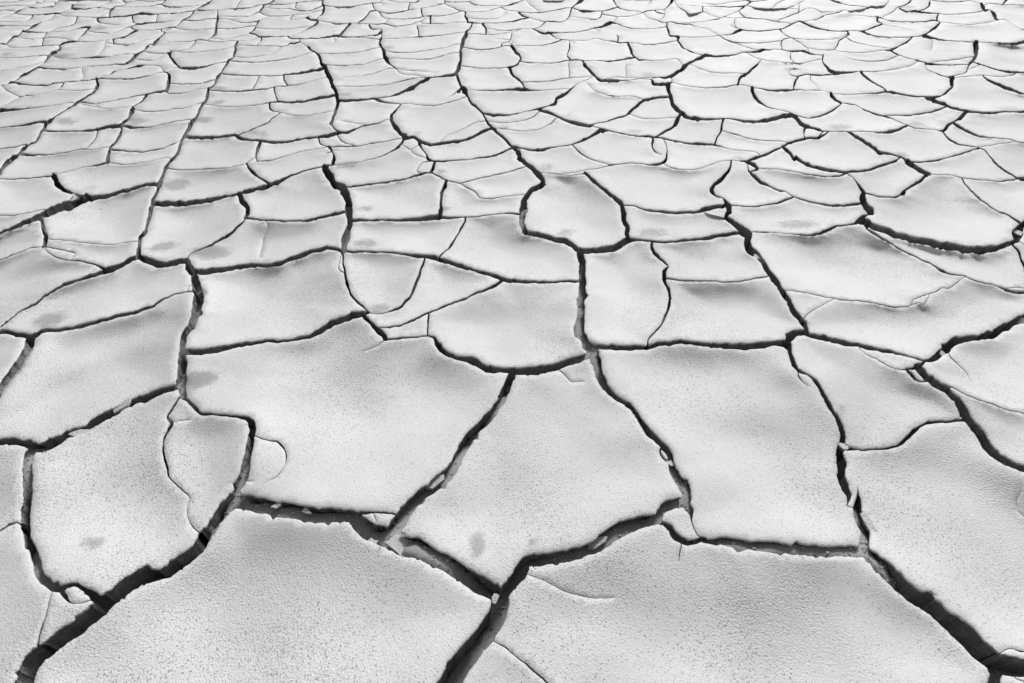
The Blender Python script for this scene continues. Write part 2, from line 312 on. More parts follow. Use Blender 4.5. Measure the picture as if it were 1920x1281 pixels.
-- 1007,323.8,1 1027.5,324.5,1 1060,328.8,0.8 1092.5,325.8,2 1096.2,323.8,5 1110,336.2,6 1130,352.5,6 1150,368.8,6 1165,383.8,8.8 1168.8,400,9 1170,415,8 1176.2,426.2,7.5 1173.8,437.5,9 1180.1,450.5,6.2
-- 1165.1,384,2.5 1190,386.2,2 1210,392.5,3.5 1235,396.2,4.5 1270,398.8,5.5 1305,396.2,6 1330,390,7.5 1363,383.5,6.5
-- 1371.7,300.4,3 1371.2,302.5,3.5 1367.5,317.5,5.5 1355,332.5,7 1340,345,7.5 1335,357.5,7.5 1342.5,367.5,3.5 1355,371.2,2.5 1362.5,382.5,10 1367.5,392.5,9 1360,407.5,6 1372.5,416.2,9 1390,427.5,11.2 1402.5,440,13.8 1402.5,455,12.5 1407.5,467.5,13.8 1420,477.5,12.5 1430,490,10 1440,507.5,10
-- 1363.2,384,2.5 1395,387,2.2 1415,387.5,2.2 1440,383.5,2.8
-- 1402.5,440,2 1410,435,2 1427.5,435.5,2 1440,436.3,1.8
-- 1396.2,302.5,2 1401.2,307.5,1.8 1403.8,320,3.5 1412.5,328.8,7 1425,340,6.5 1440,347.5,5
-- 1385,301.6,1 1396.2,302.5,3.5 1412.5,308.8,8.8 1421.2,317.5,5 1405.6,321.9,1.8
-- 1360,407.5,1.5 1360,407.5,1.5
-- 1222.4,451.8,5 1222.5,465,6.5 1232.5,480,6.5 1245,490,5 1252.5,498.8,4 1246.2,507.5,7.5 1246.2,522.5,9 1252.5,540,7.5 1256.6,560.1,6
-- 1246.2,522.5,4.5 1270,523.8,4 1295,526.8,2.8 1320,527,2.5 1342.5,527,2.2 1352.5,529.5,2.5 1385,527.5,2.5 1415,522.5,2.5 1446.7,515.9,2.5
-- 1088.2,468.9,12.5 1090,480,12.5 1092.5,490,12.5 1092.5,512.5,14.5 1092.5,537.5,15 1090,560,16.2
-- 960,526.2,7 990,528.8,6 1025,528.8,5.5 1055,527,5 1092.5,528,4
-- 1440,507.5,10 1450,520,11.2 1460,535,11.2 1470,550,11.2 1476.7,560,12
-- 1440,347.5,3.5 1455,355,3 1472.5,360,2 1487.5,368.8,2.2 1502.5,374.2,3 1525,378.8,3 1545,383.8,3.5 1570,385.5,4 1595,383.8,4.5 1621.5,380.5,5
-- 1440,383.5,3 1457.5,380,4 1472.5,373.8,4 1487.5,368.8,3
-- 1492.1,294,6 1510,307.5,6.5 1535,314.5,6 1560,319.5,5.5 1585,322.5,4.5 1605,321.2,4 1630,317.5,4 1655,310,4.5 1682.1,300,4.5
-- 1440,316.9,1.5 1465,318,1 1495,323,1.8 1522.5,328,2.2 1550,331,2.5 1570,330,3 1587.2,324.7,3
-- 1585,322.5,2.2 1605,338.8,2.5 1612.5,350,5.5 1618.8,360,8.8 1617.5,372.5,13.8 1625,387.5,12.5 1636.2,399.5,8.5
-- 1636.2,399.5,3.5 1636.2,399.5,1.5
-- 1636.2,399.5,1.5 1627.5,403,1.8 1618.8,406.2,9 1612.5,412.5,12.5
-- 1605.5,417.3,7.5 1612.5,412.5,10
-- 1618.6,361.5,2.5 1640,366.2,2.2 1657.5,369.5,2.5 1675,370,2.8 1687.5,366.2,3.5 1692.5,358.8,3.5 1707.5,350,4.5 1722.5,341.2,6 1737.5,328.8,6 1743,326.2,5
-- 1687.5,366.2,1.2 1697.5,366.2,1.5 1699.4,354.7,1.2
-- 1699.5,301,9 1715,311.2,8.8 1730,321.2,8.8 1743,326.3,7.5
-- 1704.6,303.5,2.5 1735,303.8,2.5 1762.5,300,2 1775.5,295.7,1.5
-- 1862.5,300,4 1875,312.5,4 1890,322.5,3.5 1907.5,333.8,3.5 1915,335,7.5 1955,337.5,7.5
-- 1743,326.2,0.8 1775,328,0.8 1805,334.5,1.2 1812.5,335.5,2 1825,336,2.2 1850,337.5,1.2 1880,339.2,2.2 1910.5,334.2,3
-- 1803.8,334.2,3 1815,350,3.5 1832.5,367.5,3.5 1852.5,383.8,3.5 1875,397.5,3.2 1892.5,403.8,2.8 1907.5,413.8,5 1917.5,422.5,7.5
-- 1937.5,405,7.5 1917.5,422.5,10 1910,435,22.5 1906.2,451.2,10
-- 1612.5,412.5,11.2 1620,415,12.5 1637.5,423.8,12.5 1657.5,431.2,12.5 1677.5,438.8,11.2 1705,447.5,11.2 1740,455,12.5 1777.5,461.2,13.8 1810,466.2,15 1840,467.5,15 1865,465,12.5 1890,457.5,9.5 1907.5,450,7
-- 1417.6,435.2,1.8 1440,436.2,1.8 1465,437,1 1502.5,440,2.5 1522.5,440,4 1540,436.2,5 1557.5,428.8,6 1570,423.8,3 1590,421.8,2.5 1605,417.5,5 1612.9,412.6,7.5
-- 1618.1,414.4,3.5 1625,426.2,4 1637.5,436.2,4 1657.5,447.5,3.5 1677.5,461.2,3.2 1702.5,473.8,3 1727.5,486.2,3 1752.5,497.5,3.5 1770,508.8,5.5 1782.5,513.2,3.5 1805,517.5,2 1822.5,523.8,3 1845,531.2,2.8 1865,535,2.5 1882.5,541.2,4 1902.5,547.5,6.5 1920,548,6 1960,552.5,6
-- 1882.7,541.3,1 1900,539.5,1.2 1920,541.2,1.2 1940,546.2,1.2
-- 1897,454.8,4 1900,461.2,5 1910,470,5.5 1915,485,5.5 1920,497.5,5.5 1930,520,5.5 1933.8,550,5.5
-- 1907.5,450,1.5 1920,458.8,1.2 1950,460,1.2
-- 1465.6,543.4,1 1510,548.8,1.5 1545,557.5,2 1580,562,2.2 1620,565,2.2 1650,570,2.2 1680,576.2,2.5 1697.5,575,2 1708.8,571.2,1.5 1711.2,562.5,1.2 1717.5,558.8,1.5 1737.5,551.2,2 1755,546.2,2 1767.5,540.5,1.8 1778.8,540,2 1790,532.5,1.8 1801.2,522,1.5 1810.1,519.3,1.2
-- 1708.7,571.3,1 1722.5,567.5,1 1731.2,571.2,0.8 1737.5,565,0.5 1742.9,549.7,0.8
-- 69.9,125.8,2.9 54.2,134.6,5 39.6,142.9,5 32.3,148.1,2.5 12.5,157.5,1 0,160,1.2 -31.2,162.7,1.2
-- 69.8,126.2,3.8 87.5,128.8,2.5 104.2,129.4,1.9 118.8,130,2.9 125,129.4,1.7 141.7,127.3,0.8 166.7,124.6,0.8 187.5,122.5,1.2 204.2,121.7,1.7 220.8,120,2.5 236.5,120.5,2.5
-- 153.1,126.1,1.2 154.2,134.6,1 156.2,142.9,1 146.9,152.2,0.8
-- 12.5,157.5,1.2 18.8,153.8,4.2 31.2,155.4,3.8 47.9,158.5,2.5 66.7,160,2.3 87.5,159.6,2.9 104.2,155.8,2.3 125,153.3,1.9 145.8,152.3,1.9 162.5,150.2,2.1 180.3,147.4,2.5
-- 2.9,159.4,1.7 12.5,169,1.7 25,176.2,1.2 38.3,182.1,0.6
-- 180.3,147.4,2.9 204.2,147.5,2.1 225,148.1,2.1 245.8,147.7,2.5 264.6,145.4,2.9 280.2,141.9,1.7 291.7,137.7,0.8 302.1,135,1.2 313,135.3,2.5
-- 180.2,147.3,6.2 183.3,157.5,5.4 180.2,164.8,5.8 172.9,174.2,4.6 160.4,182.5,3.8 147.9,189.8,4.6 142.7,192.9,6.2 133.3,199.2,3.8 120.8,207.5,2.5 104.2,216.9,2.9 93.8,225.2,7.5 87.5,229.4,7.5 82.3,238.8,7.3 75,249.2,5.2 71.9,257.5,6.2 64.6,265.8,5 52.1,272.1,4.2 41.7,279.4,6.2 37.5,286.7,6.2 25,296,8.3 12.5,304.4,9.4 4.2,313.8,9.4 0,319,8.3 -16.7,340.8,8.3
-- 183.3,147.1,1.7 193.8,141.9,0.8 204.2,140.8,1 212.5,134.6,2.9 220.8,130.8,0.8 231.2,130.4,1.2 245.8,127.3,2.9 258.3,124.2,4.6 275,122.1,1 300,124.2,0.8 308.2,135.4,1.2
-- 119.7,154,2.9 115.6,161.7,2.9 108.3,168.3,1.7
-- -31.2,211.7,0.6 0,200.2,0.8 18.8,191.9,1.5 33.3,183.5,1.9 47.9,179.4,2.1 56.2,179,1 72.9,176.2,1.2 93.8,171,0.8 108.3,168.3,0.8 133.3,169.6,0.8 158.3,169,0.8 180.2,164.8,0.8
-- -31.2,209.6,6.2 0,207.1,6.2 20.8,205.8,5 41.7,204,2.9 62.5,201.7,1.9 87.5,199.6,1 108.3,196.7,0.8 125,192.9,0.8 142.7,192.9,1.2
-- 146.4,190.7,2.5 160.4,191.9,2.9 177.1,195,1.9 185.4,192.9,1.7 204.2,189.8,1.7 227.1,185.6,1.9 250,180.4,2.1 272.9,177.3,2.3 291.7,173.1,3.3 311.5,170,3.8
-- 177.1,195,1 184.9,201.6,0.8
-- 273.9,177.1,5 268.8,186.7,4.2 258.3,194,2.1 249,199.2,2.9 249,203.3,8.3 243.8,213.8,7.5 239.6,222.1,6.2 229.2,230.4,5 223.9,235.8,8.3
-- 142.5,193.1,0.8 177.1,200.2,0.8 200,204.4,0.8 225,202.3,0.8 249,199.2,0.8
-- 312.4,135.6,2.9 316.7,140.8,6.2 315.6,151.2,7.3 314.6,161.7,6.2 311.5,170.4,8.3
-- 315.1,156.9,1.7 343.8,157.5,1.7 366.7,157.5,1.7 383.3,154.4,1.7 399.9,149.9,1.7
-- 311.5,170,2.9 314.6,174.6,2.1 325,175.8,2.1 338.5,174.8,2.1 354.2,173.1,0.8 375,166.9,0.8 390.6,165,0.8
-- 390.8,165.1,4.2 388.5,176.2,5.8 385.4,187.7,5.8 379.2,195,5.4 372.9,209.6,5 366.7,220,6.2 361.5,228.3,9.4 354.2,240.8,7.5 345.8,253.3,6.2 339.6,265.8,5.4 335.4,278.3,5.4 333.3,286.7,6.7 320,300,7.1
-- 248.3,204.6,1.2 254.6,205.8,1 266.7,208.5,1.5 291.7,209.2,1.5 322.9,205.4,1.5 350,201.2,1.5 366.7,196,1.5 382,191.7,1.7
-- 224,235.8,5.4 250,238.8,4.6 272.9,238.3,2.1 291.7,235.6,1.7 312.5,231.5,1.5 337.5,225.8,1.7 364.4,223.7,1.7
-- -31.2,242.9,1.9 0,239.8,1.9 25,237.1,2.7 50,233.5,4.2 70.8,229.4,4.6 89.2,228.3,4.2
-- 78,244.9,3.3 100,246,2.9 125,246,2.5 150,245,2.5 170.8,244,5 187.5,240.8,5.8 208.3,236.7,7.1 224.4,236.2,7.5
-- 184.1,241.5,2.5 180.2,255.4,2.5 171.9,266.9,2.5 162.5,276.2,1.9 154.2,280,1.9
-- 225.1,237.3,5 228.1,242.9,5 222.9,255.4,5 214.6,267.9,4.6 207.3,274.2,5.8 203.1,286.7,7.1 201,304.4,7.9
-- -31.2,281.5,1.9 0,278.8,1.9 20.8,276.7,2.1 41.7,271.7,2.1 52.3,272,2.5
-- 36,287.8,5.4 52.1,290.4,4.2 72.9,289.8,2.5 97.9,289.2,1.9 118.8,286.2,1.7 135.4,282.9,1.7 152.1,280,1.9 172.9,280.4,1 187.5,278.3,1 207.1,274.9,1.2
-- 205.5,279.5,3.3 225,281.5,2.5 245.8,283.5,2.5 266.7,284.6,2.5 287.5,281.5,2.3 304.2,277.3,2.3 320.8,271,2.1 333.3,265.8,1 341.7,261.7,1
-- 99.6,328.5,0.8 106.2,326.2,0.8 133.3,320,0.8 162.5,312.7,1 177.1,310.6,3.3 201,304.4,5
-- 201,304.4,1.9 229.2,308.5,1.7 250,307.5,1.2 268.8,304.4,0.8 291.7,299.2,0.8 312.5,296,0.8 323.8,296.9,1.2
-- 344.6,255.8,5 366.7,257.5,5.8 387.5,258.5,5.8 399.8,257.2,5.8
-- 414,136.1,2.9 409.2,142.9,6.2 405,153.3,5.4 399.8,160.6,3.3 390.4,166,2.9
-- 379.9,155,1.7 392.5,151.2,1.5 406.7,149,1.7
-- 390,168.4,2.1 421.7,170.4,2.1 448.8,171,2.3 471.7,169,2.9 496.7,166.9,2.5 513.3,163.3,1.7 538.3,160.6,1.5 559.2,157.9,1.7 580,153.3,0.8 616.4,143.7,0.8
-- 486.2,141.8,2.5 480,154.4,1.9 472.7,168.9,2.1
-- 531.9,140.4,3.3 533.1,151.2,2.3 539.4,160.5,2.3
-- 513.2,163.4,3.3 516.5,177.3,2.5 521.8,191,2.5
-- 379.2,195,0.8 392.5,197.1,1 417.5,200.2,0.8 446.7,199.6,1 473.8,197.1,1.5 502.9,192.9,2.1 523.8,190.8,3.3 550.8,191.9,3.8 575.8,188.8,4.6 600.8,183.5,5.4 630.3,177.5,5
-- 505,192.7,5 507.1,203.3,4.2 513.3,208.5,1.7 525.8,210.6,1.7 509.2,222.1,2.5 505,228.3,2.9 484.2,237.7,2.5 465.4,245,2.1 443.1,254.7,2.5
-- 525.8,210.6,0.8 550.8,216.9,0.8 577.9,216.9,0.8 605,211.7,0.8 629.8,206.8,1
-- 604.7,121.4,7.5 610.2,124.2,8.3 612.3,136.7,7.5 619.6,149.2,7.5 623.8,161.7,7.5 629,172.1,6.2 631,180.4,7.5 633.1,192.9,5.8 631,203.3,5.4 627.9,211.7,6.2 624.8,220,5.8 619.6,231.5,5.8
-- 619.6,230.4,2.9 619.6,230.4,2.1
-- 624.2,162.5,0.8 661.2,162.3,0.8 692.5,161.2,1.2 723.8,158.5,1.5 750.8,152.3,1.9 780,146.2,1.9
-- 632.3,187.7,5 657.1,188.8,4.6 675.8,187.7,3.8 700.8,184.6,2.9 709.2,187.7,4.2 721.7,191.9,3.3 751.9,195,1.7
-- 700.8,184.6,1.7 730,181,2.1 746.7,176.2,4.2 767.5,165.8,5.4 780.2,159.8,5.8
-- 721.7,191.9,0.8 700.8,184.6,0.8
-- 751.9,195,2.1 742.5,205.4,2.9 734.2,213.8,4.2 734.2,224.2,7.5 740.4,236.7,8.3 749.8,249.2,7.5 760,256.5,10.4
-- 619.6,230.4,2.9 627.9,241.9,2.9 638.3,248.1,4.2 652.9,247.1,5.4 667.5,240.8,2.9 680,236.7,2.9 702.9,231.5,2.1 734.2,222.1,1.9
f- 632.1,226.2,0.6 661.2,230.4,0.6 689.1,234.6,0.4
-- 378,258.1,5.4 396.7,257.5,5 417.5,255.4,5 440.4,253.3,6.2 450.8,258.5,6.2 469.6,261.7,4.2 488.3,263.8,4.2 509.2,266.9,5.8 534.2,265.8,5 559.2,261.7,4.2 588.3,257.5,3.8 605,255.4,5.8 625.8,252.3,6.7 640.3,248,4.2
-- 488.5,263.8,5.4 482.1,280.4,5.4 480,295,4.2 482.1,302.9,2.5
-- 480,295,1.9 467.5,301.2,1.7 459.8,307.2,2.5
-- 482.1,302.9,1.7 505,300.8,1.7 521.7,297.1,1.7 534.2,292.9,1.2 557.1,285.6,0.8 588.3,280.4,0.8 615.4,275.2,1
-- 596.5,256.5,3.8 599.8,269,2.9 607.1,273.1,1.7 621.7,275.2,2.5 646.7,274.6,2.1 669.6,273.8,1.9 692.5,269.6,1.7 721.7,265.8,1.7 756.6,257.9,2.1
-- 630.6,251.3,1.2 640.4,263.8,1.9 648.8,268.3,1.7 667.5,273.8,1.5
-- 615.5,274.3,5 622.7,284.6,3.3 625.8,295,6.2 623.8,305.4,7.5 621.7,310,4.2
f- 608.1,288.3,1.2 615.4,286.2,1.2 622.7,284.6,1.2
-- 757.1,258.5,5.8 755,265.8,5 742.5,278.3,3.8 725.8,287.7,2.5 705,296,1.7 688.3,299.8,1 671.7,304.4,0.8 640.4,308.5,0.8 621.7,310,1
-- 607.5,311.2,1.7 621.7,310,1.7
-- 750.3,270.5,1 767.5,280,1.2 771.6,280.3,1.2
-- 852.6,140.5,5 830.8,142.5,4.2 805.8,145.4,1.7 785,145.4,1 760.2,150.3,1.5
-- 855,137.1,5 861,153.3,4.6 865.2,162.7,3.8
-- 805.9,145.4,4.2 801.7,147.1,8.3 787.1,154.4,5.4 772.5,165.8,5 759.2,170,5.4
-- 865.2,162.7,3.3 859.4,171.4,8.3
-- 865.2,162.7,6.2 872.5,170,10.4 876.7,180.4,4.6 882.9,191.9,4.2 893.3,201.2,3.8 903.8,210.6,3.8 909,220,2.9 915.2,230.4,4.2 922.5,238.8,5 932.9,249.2,5 945.4,259.6,4.2 953.8,267.9,5.8 960.1,275.2,4.2
-- 768.3,194,0.6 776.7,196,0.8 797.5,197.7,1.7 820.4,196.7,1.9 843.3,191.2,1.9 876.7,180.4,1.5
f- 835,182.5,0.8 847.5,178.3,1.2 858.1,168.8,1.7
-- 751.9,195,0.8 768.3,194,0.8
-- 953.9,126,5 955.8,128.3,5 962.1,140.8,5 974.6,151.2,4.2 980.8,157.5,2.9 985,167.8,2.5
-- 977.2,153.9,1.7 1010,153.3,1.7 1035,151.2,1.7 1051.7,148.1,1.7 1068.8,146,1.7
-- 1068.3,145.4,1.2 1085,145.4,1.2 1115.4,142.1,1
-- 1095.2,120.1,6.2 1105.8,132.5,5 1116.2,142.9,4.6 1126.7,151.2,5 1141.2,151.7,5.8 1160,151.3,5
-- 872.5,170,1 889.2,169,1 918.3,169.6,2.1 943.3,168.5,2.9 968.3,167.5,5 982.9,167.5,6.7 993.3,169,3.8 1014.2,169.4,1 1041.2,167.9,0.8 1072.5,165.8,0.8
-- 1080.8,157.5,0.8 1072.5,165.8,2.5 1062.1,174.2,6.7 1049.6,181.5,5 1043.3,184.6,5 1040.2,192.9,6.2 1028.8,198.8,2.1 1018.3,201.2,3.3 1010,204.4,4.2 997.5,206.5,2.1 978.8,211.2,1.7 957.9,214.8,2.9 937.1,215.8,4.6 918.3,214.8,5 903.9,210.9,2.9
-- 1115.4,142.1,0.8 1095.4,151.2,0.8 1080.8,157.5,0.8
f- 1099.6,154.4,0.8 1101.7,157.5,0.8 1114.2,169,0.8 1132.9,176.2,1.2 1147.5,180,1.2 1160,181,1.2
-- 1010,204.4,6.2 1030.8,211.7,5.8 1045.4,219,3.8 1064.2,226.2,5 1085,232.5,6.7 1105.8,235.6,6.2 1114.2,231.5,2.1 1130.8,228.8,2.1 1147.5,224.2,2.5 1159.9,220,2.9
-- 1103.9,235.3,2.1 1120.4,239.2,1.7 1141.2,244.6,2.1 1160,249,2.1
-- 1013.4,204.7,1.7 999.6,219,1.7 985,224.6,1.5 964.2,228.3,1.2 941.2,230.4,1 913.3,227.2,0.8
-- 1045.4,219,1.7 1030.8,232.5,1.7 1014.2,240.4,1.7 995.4,245,1.2 976.7,246,0.8 953.8,242.9,0.8 922.5,238.8,0.8
-- 757.1,258.5,8.3 764.2,257.5,6.2 778.8,258.5,5.8 791.2,265.8,5.8 805.8,271,5.4 822.5,270,5.4 843.3,266.9,5 864.2,263.8,5 885,256.5,5 901.7,249.2,5.4 923.2,239.5,5
-- 912.7,226.3,1.2 893.3,228.8,1.5 872.5,238.8,1.2 851.7,248.1,1 837.1,254.4,0.8 826.7,262.7,0.8 824.1,269.8,0.8
-- 784.9,262.1,5.4 786,269,5.4 791.2,278.3,2.9 798.5,288.8,2.9 801.7,297.1,5.8 810,301.7,4.2
-- 786.9,270.5,1.2 780.8,273.8,1.2 771.5,279.4,1.2 772.5,285.6,1.2 785,291.9,1.2 801.7,297.1,1.2
-- 810,301.7,3.3 830.8,302.3,2.9 855.8,300.2,2.5 880.8,298.1,2.1 903.8,295,2.9 926.7,290.8,3.8 947.5,282.5,4.2 962.6,276.8,3.3
-- 810,301.7,1.7 797.5,303.3,1.7 790.2,305.4,1.7 780.8,320,1.5 784,323.1,1.5 792.5,325.8,2.9
-- 813.1,301.8,3.8 815.2,304.4,5 807.5,323,6.2
-- 962.1,277.3,5 972.5,286.7,8.3 975,300,7.9
-- 957.8,273,2.5 968.3,276.2,4.2 980.8,278.3,3.3 997.5,282.1,4.6 1018.3,280.8,4.6 1032.9,276.7,2.5 1051.7,274.2,1.9 1070.4,271,2.3 1089.2,264.8,4.2 1110,254.4,5.4 1126.7,245,7.5 1141.2,244.6,2.9
-- 1072.3,270.4,2.1 1087.1,285.6,2.9 1103.8,296,2.1 1122.5,303.3,1.7 1137.1,306.9,1.5 1143.4,311.2,1.2
-- 1024.6,324.2,0.6 1051.7,326.2,0.6 1080.8,323.1,0.8 1103.8,317.9,0.8 1126.7,314.8,1.5 1143.3,311.2,1.9 1159.9,307.5,1.9
-- 903.8,295,0.8 915.3,292.9,0.8
-- 1282.1,124.5,7.5 1280.6,130.4,6.2 1267.1,136.7,6.2 1256.7,142.9,6.2 1244.2,145.4,3.3 1234.8,144.6,2.1
-- 1140,151.6,5 1160.8,151.2,2.9 1181.7,149.8,1 1198.3,148.1,0.8 1220.2,148.8,1.2 1223.3,151.2,6.2 1225.4,157.5,6.2 1237.9,157.9,5 1252.5,157.5,5 1258.8,154.4,2.1 1260.4,149.2,1.7 1257.4,142.5,2.1
-- 1124.3,149.4,0.6 1156.7,144.6,0.8 1175.4,146,0.8 1196.2,146,1 1217.1,145.4,1.2 1235.8,144.7,1.2
-- 1220.2,148.8,1.2 1223.3,146.7,1.2 1235.8,144.7,1.7
f- 1173.3,117.9,0.6 1174.4,140.8,0.6 1175.8,146,0.6
-- 1253.3,157.1,8.3 1252.5,169,8.3 1256.7,178.3,6.2 1259.8,186.7,8.3 1260.8,195,8.3 1269.2,203.3,8.3 1276.5,211.7,6.7 1272.3,220,6.7 1269.2,228.3,7.5 1260.8,237.7,5 1248.3,246,3.8 1233.8,253.3,2.9 1226.5,257.4,3.3
-- 1140.3,178.2,1.2 1158.8,181,1 1185.8,180.4,0.8 1210,187.4,0.8
-- 1257.8,181.4,3.8 1237.9,182.5,4.6 1221.2,185,5 1208.8,187.7,5 1196.2,197.1,5.8 1183.8,206.5,5 1178.5,211.7,4.6 1173.3,215.8,2.9 1156.7,221,2.5 1139.7,226.3,2.5
-- 1176.3,213.5,1 1202.5,221,1 1229.6,222.7,0.8 1250.4,221,0.8 1272.7,219.2,1
-- 1140,244.6,1.7 1160.8,249.2,2.1 1181.7,252.9,2.5 1202.5,255.4,3.3 1223.3,257.1,4.2 1237.9,258.5,3.3 1256.7,262.7,2.9 1277.5,266.9,3.3 1302.5,270,4.2 1323.3,270.4,4.6 1340,271.7,3.3 1356.7,275.2,1.7 1371.2,280.8,1 1394.2,282.5,0.8 1417.1,285.6,0.8 1426.6,292.3,1.7
-- 1276.5,211.7,7.5 1294.2,221,7.5 1315,223.1,5 1340,223.1,2.9 1360.8,222.5,2.1 1381.7,224.2,2.9 1398.3,227.3,5 1419.2,227.9,5.8 1440,225.2,6.7 1460.8,220,7.1 1481.7,216.9,8.3 1493.4,219.6,7.5
-- 1356.7,222.6,5 1353.5,234.6,5 1352.5,245,4.2 1344.2,257.5,2.9 1340,271.7,3.3
-- 1352.5,245,1.7 1373.3,250.2,1.9 1390,255.4,1.9 1406.7,260.6,1.7 1427.5,262.7,1.7 1452.5,264.2,1.5 1481.8,267.3,1
-- 1492,218.6,5 1502.5,230.4,7.5 1512.9,237.7,7.5 1525.4,240.8,3.8 1539.9,244.9,3.8
-- 1513.2,237.8,5 1508.8,242.9,5 1507.7,251.2,1.7 1509.9,260.3,2.5
-- 1553.7,246.3,2.5 1548.3,251.2,2.9 1540,255.4,4.2 1533.8,258.5,5 1515,259.2,5.4 1494.2,263.8,5.4 1479.6,267.9,4.6 1465,275.2,2.5 1448.3,283.5,3.3 1431.7,290.8,4.2 1417.1,295,6.2 1402.5,301.2,2.9 1396.9,302.7,2.1
-- 1467.1,274.2,5.4 1481.7,286.7,6.2 1490,300,5.8
-- 1310.8,128.3,1 1331.7,134.6,1.2 1352.5,136.7,1.2 1373.3,137.1,1.2 1399.9,137.5,1.2
-- 1287.3,120.8,0.8 1298.3,122.1,0.8 1310.8,128.3,0.8
-- 1420.9,120.3,3.3 1408.8,130.4,4.2 1398.3,138.8,4.6 1387.9,147.1,4.6 1382.7,159.2,4.2
-- 1258.8,154.4,1 1285.8,160.6,0.8 1319.2,164.2,1.5 1340,164.4,1.9 1360.8,162.7,2.3 1381.7,159.2,1.7 1398.3,160,1.2 1412.9,164.2,2.1 1429.6,166.9,1.7 1442.1,169.6,3.3 1456.7,170,3.8 1473.3,169.6,3.8 1487.9,168.3,3.3 1510.8,169,0.8 1540,169.8,0.8
-- 1479.6,133.5,0.8 1481.7,139.8,1.2 1492.1,143.3,1.7
-f 1479.6,133.5,0.6 1485.8,128.3,0.6 1494.2,127.3,0.6
-- 1497.3,142.4,2.9 1492.1,151.2,4.2 1489,161.7,3.8 1487.8,168.3,2.5
-- 1492.1,143.3,2.1 1512.9,139.8,2.5 1527.5,141.2,2.5 1540,140.8,2.5
-- 1520.2,140.5,0.8 1521.2,151.2,0.8 1531.7,159.6,0.8 1535.8,169.6,0.8
-- 1410.6,163.5,6.2 1410.8,167.9,7.5 1415,180.4,7.5 1423.3,190.8,5.8 1437.9,199.6,2.5 1458.8,205,1.2 1477.5,209.6,1.7 1494.2,215.8,1.7 1512.9,221.7,2.1 1527.5,219.6,2.1 1538.6,216.8,2.5
-f 1224.3,257.2,4.2 1224.4,263.8,4.2 1222.3,272.1,2.9 1225.4,280.4,2.5 1231.7,286.7,1.2 1239.6,291.9,0.6
-- 1244.2,259.9,1.2 1245.2,263.8,1.2 1250.4,276.2,1.5 1250.4,290.8,3.3 1247.3,301.2,5.4 1235.8,307.5,5 1223.3,309.6,3.3 1208.8,307.5,1.7 1185.8,305.4,1.5 1165,307.1,1.7 1140.2,308.8,1.9
-- 1241.5,304.4,1.5 1256.7,313.8,1.5 1273.3,317.5,1.5 1294.2,317.9,1.5 1310.8,316.2,1 1327.5,310.6,0.8 1348.3,303.3,0.8 1371.7,300.4,1
-- 1371.2,300.4,2.5 1370.7,304.8,4.2
-- 1371.7,300.4,0.8 1385.8,301.7,0.8 1398.2,304.5,1
-- 1418.3,314.6,1.2 1440,317,1.2
-- 1520,140.5,2.5 1540.8,140.8,2.1 1561.7,139.2,2.5 1570,136.7,5.8 1586.7,136.2,4.6 1603.3,134.6,2.5 1611.7,134.2,1.2 1628.3,134.2,1.5 1645,134,1.5 1665.8,131.5,1.5 1686.7,127.9,1.2 1707.5,123.1,1 1722.4,114.2,1
-- 1547.1,122.1,4.2 1555.4,130.4,4.6 1570,136.7,5.4
-- 1614.8,134.2,5.4 1624.2,145,5 1636.7,153.3,3.3 1649.2,160.6,2.9 1657.5,165.8,2.9 1662.6,172.3,5
-- 1520,169,0.8 1545,170,0.8 1561.7,175.8,0.8 1580.4,177.3,1 1603.3,176.7,1.2 1624.2,175.6,1.7 1645,174.2,2.9 1659.6,172.1,3.8 1674.2,173.1,4.2 1692.9,177.3,3.3 1711.7,180.4,2.9 1732.5,181.5,2.9 1751.2,182.1,4.2 1765.8,179.4,2.1 1776.2,172.1,4.2 1785.6,162.7,5 1783.5,154.4,7.5 1786.7,146,9.4
-- 1786.7,147.1,2.1 1774.2,144,2.1 1761.7,139.8,2.5 1749.2,134.6,1.7 1738.8,130,1.2 1733.8,116.9,0.8
-- 1774.2,144,0.8 1786.7,141.9,1 1799.2,139.8,1.5 1811.7,135.6,1.9 1814.8,128.3,2.9 1818,120,3.8
-- 1734.3,119.7,1.7 1736.7,120.6,2.1 1759.6,121.7,2.1 1786.7,121.7,1.5 1817.4,121.3,1.2
-- 1833,118.5,2.9 1853.3,125.2,2.5 1874.2,131.5,2.9 1890.8,135,4.6 1920,136.2,3.3 1947.1,137.7,3.3
-- 1903.3,135.5,2.1 1903.3,138.3,2.1 1895,141.5,1.7 1874.2,144,1 1842.9,140.8,1 1820,143.3,0.8 1792.9,145.4,1 1786.7,147.1,1
-- 1842.8,140.8,2.1 1853.3,150.2,4.2 1870,157.5,5 1882.5,162.7,7.5 1901.2,170,6.2 1920,176.2,2.9 1947.1,182.5,2.1
-- 1558.5,174.7,6.2 1559.6,178.3,6.2 1565.8,186.7,6.2 1578.3,192.9,2.9
-- 1578.3,192.9,2.1 1561.7,206.5,2.9 1547.1,213.8,3.3 1532.5,219,2.9 1520,220.7,2.5
-- 1578.3,192.9,1.2 1588.8,194,1.7 1603.3,196.7,2.1 1613.8,202.3,1 1622.1,206.5,2.5 1638.8,212.7,3.3 1655.4,216.9,3.3 1674.2,223.1,1.7 1701.2,235,1.2
-- 1655.9,217,1.9 1678.3,215.8,2.1 1703.3,216.2,2.3 1724.2,213.8,2.5 1745,209.6,2.9 1759.6,205.4,3.3 1777.9,199,2.5
